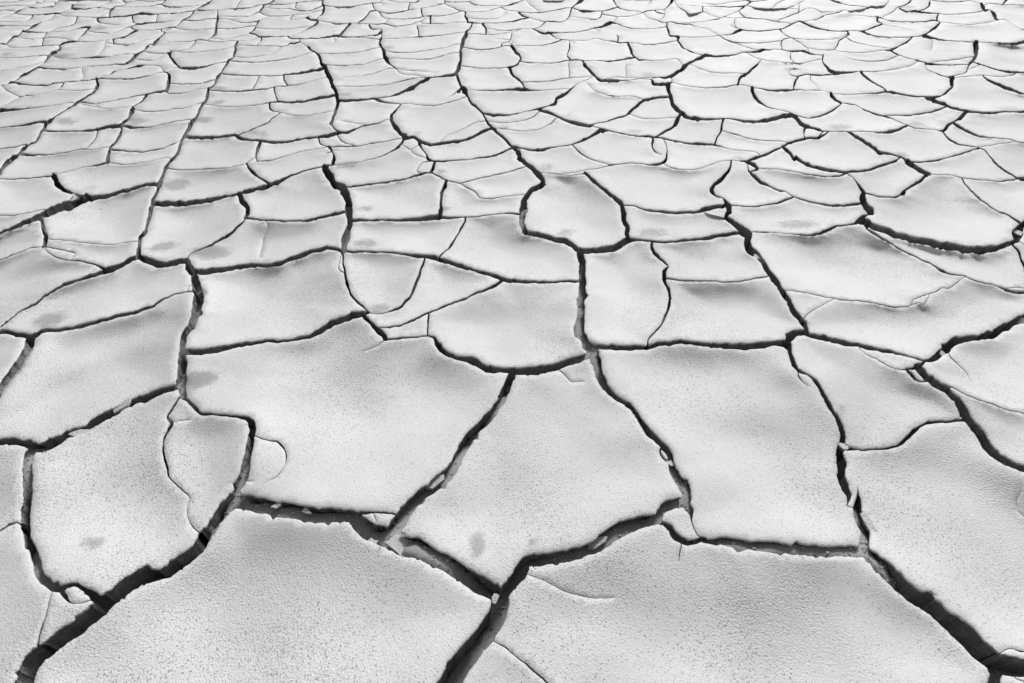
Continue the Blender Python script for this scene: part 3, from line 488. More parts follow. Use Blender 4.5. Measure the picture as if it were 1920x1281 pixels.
-- 1734.6,181.5,2.5 1738.8,186.7,3.3 1753.3,188.8,6.2 1770,195,6.2 1782.5,201.2,5.4 1799.2,205.4,5 1820,209.2,4.2 1840.8,210.6,4.2 1861.7,211.7,4.2 1878.3,209.2,2.9 1901.2,209.2,2.5 1920,209.6,5 1947.1,211.7,5
-- 1751.2,182.1,4.2 1754.2,189.1,4.2
-- 1813.9,208.1,6.2 1805.4,216.9,7.5 1792.9,226.2,2.9 1778.3,233.5,5 1773.1,240.8,5.4 1769,245,4.2 1760.7,244.8,2.1
-- 1701.2,235,2.9 1713.8,239.2,2.3 1730.4,241.2,1.7 1749.2,242.3,1 1761.7,245,1.7
-- 1701.2,235,3.8 1686.7,241.9,5.4 1670,246.5,5.4 1653.3,248.1,3.8 1636.7,247.5,1.9 1624.2,246.5,1.2 1588.5,247.4,1.2
-- 1520,239.5,3.8 1536.7,244.6,2.5 1557.5,246.7,1.5 1586.7,246.7,1.7 1592.9,249.2,4.6 1607.5,257.5,6.2 1624.2,267.9,6.7 1640.8,279.4,7.1 1649.2,285.6,7.5 1661.7,287.7,4.6 1676.2,289.8,2.9 1688.8,295,3.3 1700.6,300.4,5.4
-- 1545.1,245.4,1.7 1541.9,248.1,2.1 1535.6,256.5,2.9 1526.2,258.8,3.8
-- 1787.1,229.2,4.2 1790.8,231.5,5 1805.4,240.8,5.8 1820,249.2,5.4 1836.7,255.4,3.8 1857.5,257.9,2.1 1878.3,260,1.5 1897.1,262.1,1.5 1907.5,265.8,2.1 1920,267.9,1.9 1947.1,271,1.9
-- 1766.9,245,2.1 1778.3,259.6,3.8 1792.9,267.9,3.8 1809.6,272.5,2.1 1834.6,276.2,2.1
-- 1832.3,275.9,1 1853.3,272.5,1 1878.3,269.6,0.8 1907.6,265.9,0.8
-- 1836.3,277.2,2.9 1815.8,283.5,2.5 1795,290.8,2.3 1770,297.1,2.3 1749.2,300.2,2.1 1734.6,303.3,1.9 1717.9,303.3,1.7 1701.6,301.2,2.1
-- 1834.6,276.2,2.1 1849.2,284.6,2.5 1862.5,300,3.3
-- 1688.8,295,2.5 1680,301.2,3.3
-- -17.2,6.9,1 5.2,4.8,1 25.8,3.8,1.4 36.1,0.9,1.4 46.4,1.4,1 56.7,-3.4,1
-- -17.2,12.9,1.7 0,12,1.7 12,11.3,1.4 24.1,10.3,0.9 43,10.7,0.7 60.4,9.2,0.7
f- 68.8,1.7,2.8 65.3,5.2,4.1 60.2,9.5,1.4 51.6,12.4,1 43,16.3,2.1 32.7,21.5,3.8 25.8,24.9,1.7 10.3,30.1,1 0,33.5,1 -17.2,37,1
-- 51.6,12.4,1.4 68.8,14.6,1.2 85.9,13.8,1.2 99.7,11.2,1 104.8,6.9,1.4 110,1.7,2.1 113.4,-3.4,1.4
f- 99.7,3.4,0.9 104.8,6.9,1.4
-- 65.3,5.2,1 77.3,5.2,0.9 80.8,1.4,1.4 82.5,-3.4,1
-- -17.2,20.3,1.4 0,19.8,1.4 13.8,19.3,1 32.7,21.5,0.9
-- 25.8,24.9,1.4 41.3,27.5,1.5 60.2,27.8,1.5 79.1,27.5,2.1 96.3,25.8,2.8 110,24.9,2.8 116.9,22.3,1.4 122,20.3,1.4 134.2,14.7,0.9
-- 106.5,25.1,1.2 120.3,29.2,1 132.3,30.1,1 144.4,30.9,0.9 165,32.7,0.7 183.9,33,0.9
-- 61.9,27.8,2.4 58.4,33.5,2.8 53.3,37,1.4 41.3,40.4,0.7 17.2,41.3,0.7 0,40.9,0.9 -17.2,41.3,0.9
-- -17.2,48.5,2.1 0,48.5,2.1 17.2,48.5,1.7 37.8,49,1 61.9,49,0.9
-- 75.6,41.3,1.4 73,43,2.1 61.9,49,5.2 53.3,54.7,2.4 41.3,58.4,1.7
-- 75.6,41.3,0.9 85.9,38.7,0.9 92.8,36.1,1.4 106.5,25.1,0.9
-- 41.3,58.4,4.1 53.3,59.3,3.8 68.8,60.5,1.7 82.5,61.5,1.4 87.3,60.8,1.7
-- 41.3,58.4,1.7 34.4,66.2,4.1 24.1,69.6,3.8 17.2,75.6,3.1 10.3,82.5,2.4 0,81.6,2.1 -17.2,84.2,1.7
-- 87.7,60.5,2.1 84.2,67,1.7 80.7,71.3,1.4
-- 61.9,73.9,0.7 75.6,71.8,1.2 85.9,70.5,1.4 101.4,70.5,1 120.3,72.2,0.7 140.9,77,0.7
-- 24.8,69.4,0.7 61.9,73.9,0.7
-- 81,71,2.8 79.1,85.9,2.4
-- 10.3,82.5,0.7 17.2,87.7,0.7 43,89,0.9 58.4,87.7,1.7 72.2,86.5,2.1 84.2,85.4,1.4 111.7,85.1,0.7
-- -17.2,108.3,1 0,108.3,1 20.6,108.6,1 43,107.9,1.2 65.3,104.8,1.2 93.6,103.6,1.2
-- 146,77.4,1.4 139.2,78.2,4.8 127.2,78.2,4.1 118.6,81.6,3.4 111.7,85.1,4.5 113.4,91.1,5.8 106.6,97.1,4.8 96.3,100.6,6.9 89.4,108.3,4.1 84.2,114.3,4.1 80.8,118.6,1.4 68.3,127.1,1.4
-- 84.3,114.2,1.4 68.8,118.6,1.2 51.6,123.8,1 30.9,127.5,1 8.6,132.3,0.9 -17.2,135.8,0.7
-- 140.9,77,1.4 154.7,78.2,1.4 168.4,79.1,1.2 185.6,77.3,1 211.6,73.9,1
-- 127.2,49,0.9 137.5,45.5,2.4 141.8,40.4,3.1 144.4,30.9,1.7
-- 87.7,61,0.7 106.6,53.3,0.9 127.2,49,0.9 134.2,46.7,0.9
-- 87.5,60.4,0.7 110,59.3,0.7 128.9,57.1,1.4 144.4,54.1,2.1 158.1,51.2,3.1 168.4,50.7,3.8
-- 168.4,50.7,4.5 161.6,56.7,2.4 156.4,63.6,3.8 147.8,70.1,1 142.6,77.2,1
-- 161.6,56.7,1.5 177,60.5,1.4 192.5,61.9,1.2 206.3,62.2,0.9 223.4,56.7,0.9 235.5,52.4,1.5 245.8,49.8,2.1 254.4,45.5,1
-- 137.6,9,2.8 135.8,9.5,3.4 134.1,15.1,4.1 146.1,16.8,2.8 158.1,17.5,2.4 168.4,15.8,2.1 178.8,13.4,1.4 190.8,14.6,0.9 209.7,17.2,0.9
f- 177,21.5,0.7 187.3,20.3,0.9 197.7,18,0.9 208.1,20,0.7
-- 214.9,12.9,1.7 209.7,17.2,5.2 206.3,23.2,4.1 203.7,32.4,2.8
-- 207,21.9,1 194.2,25.8,0.9 183.9,33,0.9
-- 214.9,12.9,1 221.7,11.2,0.9 228.6,9.5,0.9 237.2,3.8,0.9
-- 214.9,12.9,0.7 240.6,13.4,0.7 273.3,12.4,1
-- 183.9,33,2.4 206.3,32.3,2.4 228.6,30.9,2.8 247.5,28.4,3.1 257.8,26.6,4.5 269.9,25.8,4.5 283.6,26.6,2.8 295.6,26.1,1.5 329.9,24.9,1.5
-- 183.9,33,3.4 182.2,37.8,4.1 189.1,43,1 220,46.4,0.9 235.5,43.8,0.9 247.5,40.9,1 256.1,45.5,1
-- 247.5,28.4,2.4 248.4,36.1,2.4 251.7,43.2,1.5
-- 168.4,50.7,0.7 182.2,46.4,0.7 189.1,43,0.7
-f 254.4,45.5,3.1 264.7,45,3.4 278.4,43,2.8 297.4,41.8,2.1 311.1,40.7,1.4 330,37.8,1
-- 295.6,26.1,2.1 292.2,42.1,1.4
-- 254.4,45.5,1.7 244.9,51.6,2.1 256.3,57.1,1
-- 257.8,56.4,3.4 245.8,61.9,3.4 235.5,67.9,2.8 223.4,71.3,2.2 211.5,73.5,2.4
-- 211.5,73.5,3.4 213.2,82.2,3.1
-- 213.1,82.2,1.4 223.4,83.4,1.7 235.5,83.7,1.2 257.8,79.1,0.9 283.6,72.2,0.9 304.1,66,0.9
-- 257.8,56.4,0.7 283.6,56.7,0.9 302.5,55,1.7 309.4,52.9,1.7 321.4,51,1.7 330.7,52.3,1.4
-- 197.7,79.1,1.7 194.2,90.2,1.5 187.3,98,1.2 180.5,107.4,0.9
-- 197.7,79.1,0.7 213.1,82.5,0.7
-- 94.5,102.5,0.9 110,108.6,0.7 127.2,110.3,0.9 147.8,109.1,1.7 168.4,108.3,2.4 180.5,107.4,3.4 194.2,106.9,2.4 206.3,106.2,1 232,101.4,0.7 257,101.4,0.9
-- 301.6,54.6,2.4 303.4,59.3,2.1 309.4,56.7,1.7 320,53.3,1.4
-- 304.1,59,0.9 309.7,61.4,2.1
-- 309.4,61,3.1 300.8,68.8,3.1 290.5,79.1,6.9 287.9,85.9,3.1 281.9,82.5,1.4 275,88.5,4.1 268.1,94.5,2.4 257.8,100.6,4.1 251.8,106.6,6.2 245.8,114.3,6.2 235.3,119,4.1
-- 265.8,95.9,1.5 281.9,98.8,1.5 295.6,100.2,1.5 309.4,99.7,1.7 323.1,96.3,1.7 333,95.6,1.4
-- 311.8,99.1,1.7 315.4,101.4,2.4 321.4,110,3.4 328.4,118.4,4.8
-- 248.8,110.4,0.9 268.1,112.6,1.4 281.9,112.6,1.4 293.9,110.9,1 313,100.2,0.7
-- 230.3,-3.4,2.1 230.3,0.9,2.1 237.2,3.8,2.1 244.1,2.6,1.4 254.4,1.4,1 278.4,2.1,1.4 302.5,0.9,1.4 311.1,-0.9,1.4
-- 178.8,13.4,0.7 199.4,6,0.9 208,1.7,1.7 213.1,-3.4,1.4
-- 273.3,12.4,1.4 285.3,10.7,1.4 300.8,7.7,2.1 309.4,11.2,2.8 318,12.5,1.4 330,12.4,1
-- 301,7.8,1.4 309.4,1.7,2.4 312.8,-3.4,1.7
-- 110,1.7,1.7 127.2,1.4,2.8 147.8,0.9,2.8 161.6,0.5,1.4 171.9,0.9,1.4 189.1,1.4,1.7 208.4,1.3,1.4
-- 135.5,10.2,0.7 142.7,5.2,0.7 147.8,0.9,0.9
-- 399.1,-3.4,2.8 395.6,1.7,2.8 387,7.7,5.2 378.4,12,2.8 369.8,16.3,1.4 363,20.6,2.4 356.1,30.9,2.4 342.3,37,3.1 337.2,43,2.1 328.6,49.8,1.4 301.7,54.7,0.9
-- 320,25.9,1.5 335.5,24.4,1.5 349.2,22.3,2.1 364.2,19.9,1.7
-- 320,12.5,1 337.2,12.4,0.9 363,11.2,0.7 387,7.7,0.7
-- 342.3,37,2.1 357.8,38.8,2.1 373.3,38.2,1.9 388.8,35.8,1.5 407.7,34.4,1.7
-- 407.7,18.8,1.7 407.7,25.8,2.1 407.7,34.4,4.1 405.9,43,4.5 404.2,53.3,5.2 403.4,63.6,4.5 395.6,69.6,2.4 387,76,1
-- 328.6,49.8,1.2 332,53.3,1.2 350.9,56.2,0.9 376.7,55.3,0.9 404.4,52.4,0.9
-- 319.7,51.3,1.4 328.6,49.8,1.2
-- 404.2,53.3,1.4 426.6,54.1,1.4 447.2,52.4,1.4 462.7,49.8,1.4 479.5,48,1.4
-- 368.4,17.2,0.9 388.8,18.6,0.7 405.9,18.9,0.7 426.6,17.2,1 440.3,16.8,2.4 454.1,16.3,2.4 467.8,14.1,1.9 481.6,10.7,1.5 495.3,8.6,1.2
-- 455.8,-3.4,1.4 451.5,0.9,1.4 447.2,6.9,1.4 441.2,16.8,1.2
-- 495.3,8.6,2.8 493.6,11.2,3.4 489.3,18.9,4.1 486.1,22.8,2.4
-- 498.9,8.2,2.1 514.2,7.7,1.7 529.7,8.1,1.5 543.4,6.5,1.5 556.3,4.8,1.5 574.4,3.4,1.5 588.1,1.7,1 604.5,0.9,1
-- 555.8,4.9,1.7 552.9,14.6,1.5
-- 552.9,14.6,0.7 569.2,20.6,0.7
-- 514.2,-3.4,3.4 510.8,2.6,4.1 502.2,6.9,2.1 494.4,9.9,1.7
-- 407.7,30.9,0.7 440.3,30.9,0.7 466.1,29.6,0.9 474.7,26.6,1.4 485.9,22.7,1.7 493.6,26.6,1.4 503.9,30.6,1.5 517.7,30.3,1.7 531.4,29.6,1.2 552,27.5,0.7 570.9,25.8,0.9 584.7,23.2,1 606.3,18.1,1.4
-- 407.7,34.4,0.7 431.7,37,0.7 447.2,41.3,1 462.7,42.1,1.4 474.7,40.9,2.1 485,39.9,2.1
-- 485.4,38.2,2.4 479.8,47.3,2.8 476.4,55,3.1 469.5,61.6,1.4
-- 484.2,40,0.9 486.7,37,0.9 503.9,30.6,1
-- 549.5,27.8,1.7 544.3,34.4,1.4 546.9,37,0.7 574.4,33.5,0.7
-- 524.5,17.2,0.5 540,16.3,0.7 557.2,18.9,1.7 569.2,20.6,2.1 583,19.3,1.9 595,14.6,1.7 605.6,9.9,1.7
-- 491.7,14.5,0.7 524.5,17.2,0.7
-- 605.3,-3.4,2.8 604.5,0.9,3.4 603.6,6.9,3.1 607,12,4.1 606.2,18.9,5.2 603.6,27.5,2.8 595,30.9,1 595.9,38.7,1
-- 605.7,10,1.4 625.9,12.4,1.2 650,12.5,1.4
-- 574.4,33.5,4.1 583,37,3.4 595.9,38.7,3.4 593.3,44.7,3.4 583,50.7,2.8 569.2,57.6,1.7 558.9,62.2,1 539.7,68.3,1
-- 477.8,51.8,0.9 502.2,54.1,1 526.3,54.5,1 552,52.9,1 574.4,50.2,1 584.6,49.7,1
-- 468,61.5,3.4 478.1,64.5,2.8 486.7,68.8,2.8 502.2,69.1,2.4 519.4,69.1,1.5 539.1,67.9,1.4
-- 469.4,61.5,1.4 454.1,66.2,1 436.9,70.5,0.9 416.3,73.9,0.9 393.4,71.2,0.9
-- 489.3,68.8,2.8 489.3,76.5,2.8 483.3,79.9,1 481.6,85.8,0.9
-- 539.1,67.9,2.4 545.2,71.8,2.4 558.9,73,2.1 577.8,72.5,1.7 595,71.8,2.1 612.2,69.6,2.8 625.9,67.4,4.1 634.5,67,4.1 643.1,69.6,2.4 650,69.6,2.4
-f 625.9,67.4,1.7 629.4,79.1,1.5
-- 634.5,67,2.8 643.1,57.6,2.8 650.5,51.9,2.8
-- 595.9,38.7,0.9 619.1,42.6,1.4 629.4,45,2.8 638,45,2.8 649.9,44.8,1.4
f- 309.7,79.1,0.7 320,79.1,0.7 340.6,78.2,1 357.8,77,1.4 369.8,74.8,1.9 380.2,74.8,2.1 393.9,77.3,1.2 409.4,78.7,0.9 430,77,0.7 445.3,76.9,0.9
-- 367.2,75.3,2.4 363,83.4,1.9 354.4,88.5,1 345.8,92.8,0.9 330.3,96.3,0.9
-- 320,96.3,1.7 330.3,96.3,0.9 340.6,98,1 354.4,98.8,0.7 385.3,96.3,0.7 412.8,93.7,0.9 442.3,86.7,0.9
f- 316.6,92.8,1.4 320,96.3,1.7 320,108.3,2.4
-- 445.5,77,3.1 442,84.2,5.2 442.9,92.8,5.2 438.6,103.1,4.1 436.9,108.3,3.4 426.6,113.1,3.4
-- 445.2,77.2,1 460.9,75.6,0.9 474.7,73,0.9 487.6,68.8,0.9
-- 442,84.2,1.5 466.1,85.6,1.4 488.4,85.9,1.2 512.5,86.3,0.9 528,86.8,1 538.3,85.1,2.4 543.4,80.8,2.4 550.3,81.6,2.8 560.6,78.2,2.8 561.5,73,1.4
-- 528,86.8,1 515.9,95.4,1 500.5,102.3,1 483.3,105.7,1 462.7,107.8,1 437.6,106.2,0.9
-- 320.1,108.2,2.4 326.9,116.9,3.4 332,122,3.1 340.6,128.5,2.4
-- 339.7,127.4,4.8 363,128.1,4.8 380.2,125.5,3.4 395.6,121.2,2.1 426.8,115.3,1.5
-- 338.9,128.6,1 326.9,127.2,1 312.5,134.6,1
-- 426.6,113.1,1.9 447.2,115.5,2.1 467.8,116.9,1.9 488.4,116.5,1.7 509.1,114.3,1.7 529.7,111.4,1.7 548.6,108.3,1.2 569.2,102.3,0.7 591.6,97.1,0.9
-- 428.2,112.3,4.1 422.3,123.8,3.8 413.7,136.8,2.8
-- 412.8,136.6,2.8 431.7,139.6,2.4 454.1,141.3,2.1 485,141.8,1.5 517.7,141.8,1.7 543.4,139.2,3.1 567.5,136.6,4.1 588.1,132.3,4.8 610.8,128,6.2
-- 560.6,78.2,0.9 574.4,85.9,0.9 579.5,89.4,5.2 583,93.7,3.4 591.6,97.1,2.4 598.4,104.8,5.2 601.9,113.4,5.2 601.9,118.6,5.2 610.7,127.2,6.2
-- 594.8,100.7,1.4 622.5,100.6,1.2 650,99.2,1.2
-- 603.8,120.5,1.7 622.5,122.6,1.5 650,122.9,1.4
-- 640,12.8,1.4 658.9,12,1.5 677.8,8.9,1.5 698.4,6,1.7 708.8,4.8,1.4 722.5,-3.4,1.4
-- 698.4,6,2.4 700.2,13.8,1.5 704.3,19.3,1
-f 708.8,4.8,0.9 715.6,6.9,0.7 719.1,10.3,0.5
-- 704,19.6,2.4 693.3,21.5,2.1 688.1,29.2,2.4 681.3,36.1,3.4 669.2,43.3,1.4
-- 640,45.2,1.4 655.5,44.3,0.9 669.2,43.3,0.9 688.1,45,0.7 707,45.5,1.5 722.5,45,2.4 727.7,46.4,1.7 739.7,49,2.1 753.4,48.1,1.5 770.6,45,1.5 787.8,39.5,1.5 804.9,29.9,1.4
-- 656.3,44.3,5.2 648.6,54.1,4.1 638,68.1,2.4
-- 703.3,19.5,1.4 712.2,22.3,1.7 725.9,24.9,2.1 743.1,23.7,2.1 756.9,21,2.1 768.9,18,2.1 782.7,16.7,1 805,12.9,1 818.8,9.5,1.4 834.2,5.7,1.5
-- 768.9,4.3,1.4 767.2,10.3,2.1 764.7,19.1,1.7
f- 715.6,-2.6,1 743.1,3.8,0.5 768.9,4.3,0.9 777.5,4.3,1.5 782.7,2.6,3.4 786.1,-3.4,1.7
-- 710.5,22.1,1.5 717.3,30.9,1.2 727.7,35.2,1 743.1,36.1,1 763.8,35.8,1.4 784.4,33.5,1.7 796.4,30.6,2.1 808.4,29.6,1.2 811.9,30.1,1.2 832.5,29.2,1.4 851.4,24.9,1.4 866,21,1.4 872.8,22.3,1.5
-- 789.5,15.5,2.4 791.3,26.6,2.1 794.8,31,1.4
-- 834.2,-3.4,2.1 834.2,6.9,1.5 839.4,10.3,1 848,13.8,1 856.6,17.5,2.1 866,21,1.5
-- 834.2,3.4,1.7 853.1,4.3,1.5 868.6,3.8,1.4 878.9,3.1,1.7 885.8,7.2,2.1 901.3,10,1 918.4,10.7,0.9 945.9,11.2,1 958,8.3,3.1 969.3,4.6,1.9
-- 878.9,3.1,1 890.9,-3.4,1
-- 807.6,29.6,4.5 806.8,43.6,4.1
-- 724.2,45.5,1 722.5,42.1,0.9 729.4,35.3,0.9
-- 787.7,39.6,0.7 793,44.3,0.7 808.4,43.5,1.5 822.2,44.3,1.2 834.2,44.2,0.9 851.4,42.1,0.7 877.2,41.3,0.7
-- 872.7,22.3,3.4 872,30.9,3.1 876.3,36.1,3.1 877.2,41.3,4.1 887.5,43,2.4 897.8,43.8,1.5 921.9,43.3,0.9 945.9,42.1,1.5 969.6,38.1,2.4
-- 872.8,22.3,0.9 897.8,22,0.9 911.6,20.6,1.2 921.9,18,1.2 939.1,13.8,1.2 945.9,17.2,1.7 952.8,19.8,1 981.3,23.3,0.7
-- 939.1,13.8,0.7 945.9,11.2,0.7
-- 873.9,33.2,0.7 894.4,35.8,0.7 915,35.8,0.7 935.6,32.7,0.7 951.3,19.2,0.7
-- 885.9,42.7,3.4 881.5,53.3,2.8 873.8,59.3,4.1 873.8,66.2,6.9 869.5,73,6.9 866.9,80.8,7.7 864.3,91.1,6.2 864.3,103.1,6.2 863.4,113.4,5.2 860,123.8,6.2 858.3,132.3,6.9 851.7,139.8,6.9
-- 904.7,43.7,4.1 910.7,52.4,3.4 911.2,60.2,3.1 910.7,64.5,1.7
-- 910.7,52.9,0.7 932.2,56.7,0.7 954.5,57.6,0.7 977.7,54.1,0.7
-- 873.8,62.7,0.7 910.7,64.5,1.4 923.6,65,1.2 939.1,62.7,0.7 959.7,60.2,0.7 975.2,55.3,0.7
-- 959.7,60.2,1.7 958,70.5,1.7 954.5,78.2,1.5 942.5,80.4,1.4 939.9,84.2,2.1 940.8,87.6,1.4
-- 960.3,87.8,1.7 954.5,78.2,0.7
-- 691.6,45.1,2.1 693.3,49,3.4 696.7,54.1,2.4 705.3,55.3,1.5 713.9,54.7,2.1 715.6,59.3,3.1 708.8,65.3,3.4 695,66.7,1.5 677.8,68.4,1.7 657.2,69.6,1.9 640.3,68.7,2.4
f- 780.9,46.4,3.1 783.5,56.7,1.9 786.1,69.1,1.9
-- 713,73.9,1 719.1,73,0.7 743.1,72.2,0.7 767.2,70.5,1 786.1,69.1,2.4 805,67.9,1.9 829.1,66.2,1.4 851.4,62.7,1 873.8,59.3,0.9
-- 714.7,60.1,2.4 715.6,67,1.4 713,73.9,4.1 712.2,82.5,5.8 715.6,87.7,3.4 719.1,96.3,5.8 720.8,104.8,5.8 724.2,111.7,6.9 731.1,120.3,3.1 743.1,128.9,2.1 750,136.6,1 760.3,139.6,0.7 794.7,143,0.9 801.7,147.1,1
-- 684.7,70.8,0.7 701.9,73,1.7 713,73.9,1
-- 657.2,69.6,0.7 684.7,70.8,0.7
-- 640,99.9,1.2 658.9,98.8,1.2 677.8,96.3,1.4 695,92,1.4 715.6,87.7,1.4
-- 718.2,94,1.4 739.7,98,1.4 760.3,98.7,1.4 787.8,96.3,1.2 811.9,92.8,1.2 834.2,89.4,1.2 849.7,84.2,1.2 866.9,80.9,1.5
-- 722.4,108,1.4 746.6,110,0.9 770.6,110.9,0.7 787.8,111,1.4 808.4,109.7,1.4 829.1,104.8,1.4 846.3,99.7,1.2 864.3,98.5,1
-- 640,123.1,1.4 660.6,122.4,1.4 683,120,1.4 698.4,115.2,1.4 710.5,110.9,1.2 723.2,109.7,1
ff 643.4,145.2,0.7 657.2,144.4,0.7 670.9,143.5,0.9 689.8,140.1,1.2 708.8,134.9,1.2 725.9,128.9,1.2 743.1,128.1,1 760.3,131.5,1 786.1,132.7,1 805,135.8,1 818.8,136.8,0.7
-- 865.4,86.9,1.5 880.6,91.1,1.7 897.8,92.8,1.9 918.4,92,1.7 935.6,88.5,1.5 949.4,85.9,1.4 959.9,87.2,1.4
-- 959.2,86,3.4 963.1,89.4,5.2 968.3,98,5.2 973.8,103.1,4.5
-- 860.5,122.2,1.5 884.1,126.3,1.5 904.7,128.1,1.7 928.8,128.1,1.7 949.4,126.3,1.9 959.7,125.5,2.4 968.3,120.9,2.4
-- 960.1,8.1,2.1 970.3,4.3,1.7 980.6,0,1.5 984.1,-3.4,1.5
-- 982.8,-2.1,0.7 994.4,8.6,0.7 1013.3,23.4,0.7
-- 971.2,24.1,1 980.6,23.2,1 994.4,24.4,1.5 1011.6,23.7,1.7 1028.8,21,1.7 1045.9,18,1.7 1059.7,15.5,1.7 1072.6,14.1,1.4
f- 1016.7,-2.6,1 1020.2,0.9,1 1037.3,1.7,1.5 1054.5,0.9,1.2 1063.1,-3.4,1
-- 1094.1,-3.4,5.2 1088.9,1.7,6.2 1080.3,7.7,2.4 1072.6,14.1,2.1 1069.1,22.3,2.4 1066.6,30.9,1.7 1059.7,37.8,1.7 1051.1,40.9,1.5 1035.6,40.4,1.9 1023.6,40.4,2.1 1016.7,45.5,2.1 1009.8,51.6,1.5 997,54,1
-- 990.9,32.3,0.7 1009.8,39.2,0.7 1023.6,40.4,1.4
-- 971.2,23.2,2.1 980.6,29.6,3.1 989.3,32.7,1.4
-- 960,40.6,2.4 975.5,36.4,3.1 990.9,32.7,2.8
f- 925.6,60.2,0.7 960,55.9,0.7 973.8,54.1,0.7 996.1,53.6,0.9 1006.4,57.6,2.4 1018.4,62.7,4.1 1028.8,61.5,4.5 1045.9,61.5,1.9 1063.1,61,1.5 1080.3,59.8,1.5 1097.5,57.1,1.9 1111.3,53.3,2.1 1125,51.2,4.1 1138.8,45.5,6.2 1145.6,42.1,5.8
-- 1028.8,61.5,2.4 1035.6,66.2,2.4 1044.2,72.5,1.4
-- 1072.6,14.1,1.4 1083.8,18,1.7 1092.3,21.5,4.5 1104.4,21.5,4.1 1118.1,21,1.5 1135.3,19.8,1.7 1147.3,16.3,2.4 1159.4,12.9,2.4
-- 1129.3,20.2,1.4 1128.4,24.1,2.1 1126.7,30.9,2.1 1119.8,35.8,1.2 1109.5,35.8,0.9 1090.6,33.5,0.7 1066.7,30.4,0.7
-- 1127.9,26.2,1.5 1142.2,28.9,1.5 1157.7,30.9,1.2 1174.9,30.6,1 1192,27.8,0.9 1205.8,23.2,0.9
-- 1157.7,30.9,0.7 1150.8,40.4,0.7 1145.4,42.2,0.7
-- 1159.4,12.9,2.4 1162.8,16.3,2.4 1174.9,18.9,1.7 1180,19.8,0.9 1205.9,23.2,0.9
-- 1149.1,-3.4,2.4 1149.9,0,2.4 1154.2,8.3,1.4 1158.5,13.2,1
-- 1149.9,0,0.9 1181.7,0.3,1 1200.6,0.5,1 1219.5,0,1 1235,-3.4,0.9
-f 1223,-0.8,0.7 1214.4,8.6,0.7
-- 1262.5,-3.4,4.1 1259.9,1.7,5.2 1257.4,6.9,3.4 1250.5,13.8,1.7 1245.3,18,1.5 1236.7,18,1 1224.7,19.3,1.7 1212.7,20.6,2.1 1205.8,23.2,2.1
-- 1226.4,19.1,1.7 1233.3,24.1,2.1 1243.6,25.4,2.4 1246.2,27.5,1.7 1242.7,33.5,1 1234.8,38.7,0.9
-- 1245.3,18,0.7 1245.8,27.2,1
-- 1205.8,23.2,0.7 1216.1,34.4,0.7 1231.6,37.5,1.7 1243.6,42.1,2.1 1259.1,41.3,1.5 1276.3,45,2.1 1290,45.5,2.2
-- 1250.5,41.7,2.1 1250.5,48.1,2.8 1247,51,1.4 1228.1,53.6,1 1207.5,54.1,1 1192,53.7,1
-- 1145.6,42.1,4.1 1155.9,44.3,2.1 1169.7,49.8,1.7 1183.4,53.3,1.9 1193.8,53.7,1
-- 1250.1,48.5,2.1 1253.9,58.4,4.5 1255.6,66.2,3.4 1265.9,67.9,2.4 1272.8,69.6,6.2 1271.1,75.6,3.4 1276.3,84.2,3.8 1281.4,90.2,2.4 1288.4,92.9,1.5
-- 1272.8,69.6,0.7 1290,69.4,0.9
-- 1271.1,75.6,1.9 1252.2,79.9,1.9 1231.6,82.2,1.5 1210.9,83.4,1.4 1198.9,82.2,1 1177.5,80.1,1
f- 1155.9,64.5,1.4 1159.4,69.6,3.1 1157.5,79,1.7
-f 1114.6,52.8,0.7 1123.3,59.3,0.5
-- 959.4,85.8,5.2 965.2,95.4,4.8 973.8,103.1,4.1 977.2,110,3.1 973.8,114.3,2.8
-- 973.8,114.3,2.4 990.9,117.4,1.5 1011.6,118.3,1.2 1033.9,118.1,1.4 1049.4,116,2.1 1069.5,111.8,2.4
-- 973.8,114.3,2.4 970.3,120.3,3.4 958.4,125.6,3.4
-- 959.4,86.3,0.7 982.3,85.1,0.7 1001.3,85.6,0.9 1018.4,84.2,1.7 1035.6,80.8,2.1 1053.7,74.3,2.4
-- 1044.2,72.5,0.9 1053.7,74.3,1 1068.3,75.6,0.9
f- 929.1,73,0.5 958.3,75.6,0.5 959.4,86.3,0.5
-- 1068.3,75.6,1.4 1068.3,79.1,1.7 1068.3,89.4,2.4 1063.1,103.1,2.1 1068.3,110,2.4 1070,112.6,1.7
-f 1068.3,76.5,0.7 1073.4,78.2,0.9 1076,84.2,0.5
-- 1070,112.6,2.4 1083.8,112.6,2.4 1097.5,113.8,1 1114.7,113.8,0.9 1131.9,114.8,1.9 1149.1,114.8,2.8 1166.3,111.7,3.1 1181.7,109.1,3.8 1192,108.3,2.8 1198.9,112.6,3.4 1210.9,112.6,1.5 1228.1,113.4,0.9 1252.2,112.6,0.7 1269.4,110,0.7 1281.7,124.2,0.9
-- 1068.3,75.6,0.7 1097.5,75.6,0.7 1118.1,72.2,0.7 1138.8,76.5,0.9 1147.3,77.3,2.4 1162.8,79.9,2.4 1177.4,79.9,2.1
-- 1177.4,79.9,4.1 1178.3,83.4,4.8 1182.6,92.8,4.5 1186.9,103.1,3.1 1192,108.3,3.1
-- 1070,112.6,1 1066.2,116.9,1 1067.4,127.2,1.4 1068.3,137.5,1.4 1066.6,142.7,1 1068.8,146,0.9
-- 1092.3,113.3,3.1 1095.5,120.1,3.4
-- 1290.3,119.1,4.5 1281.4,125.5,6.9
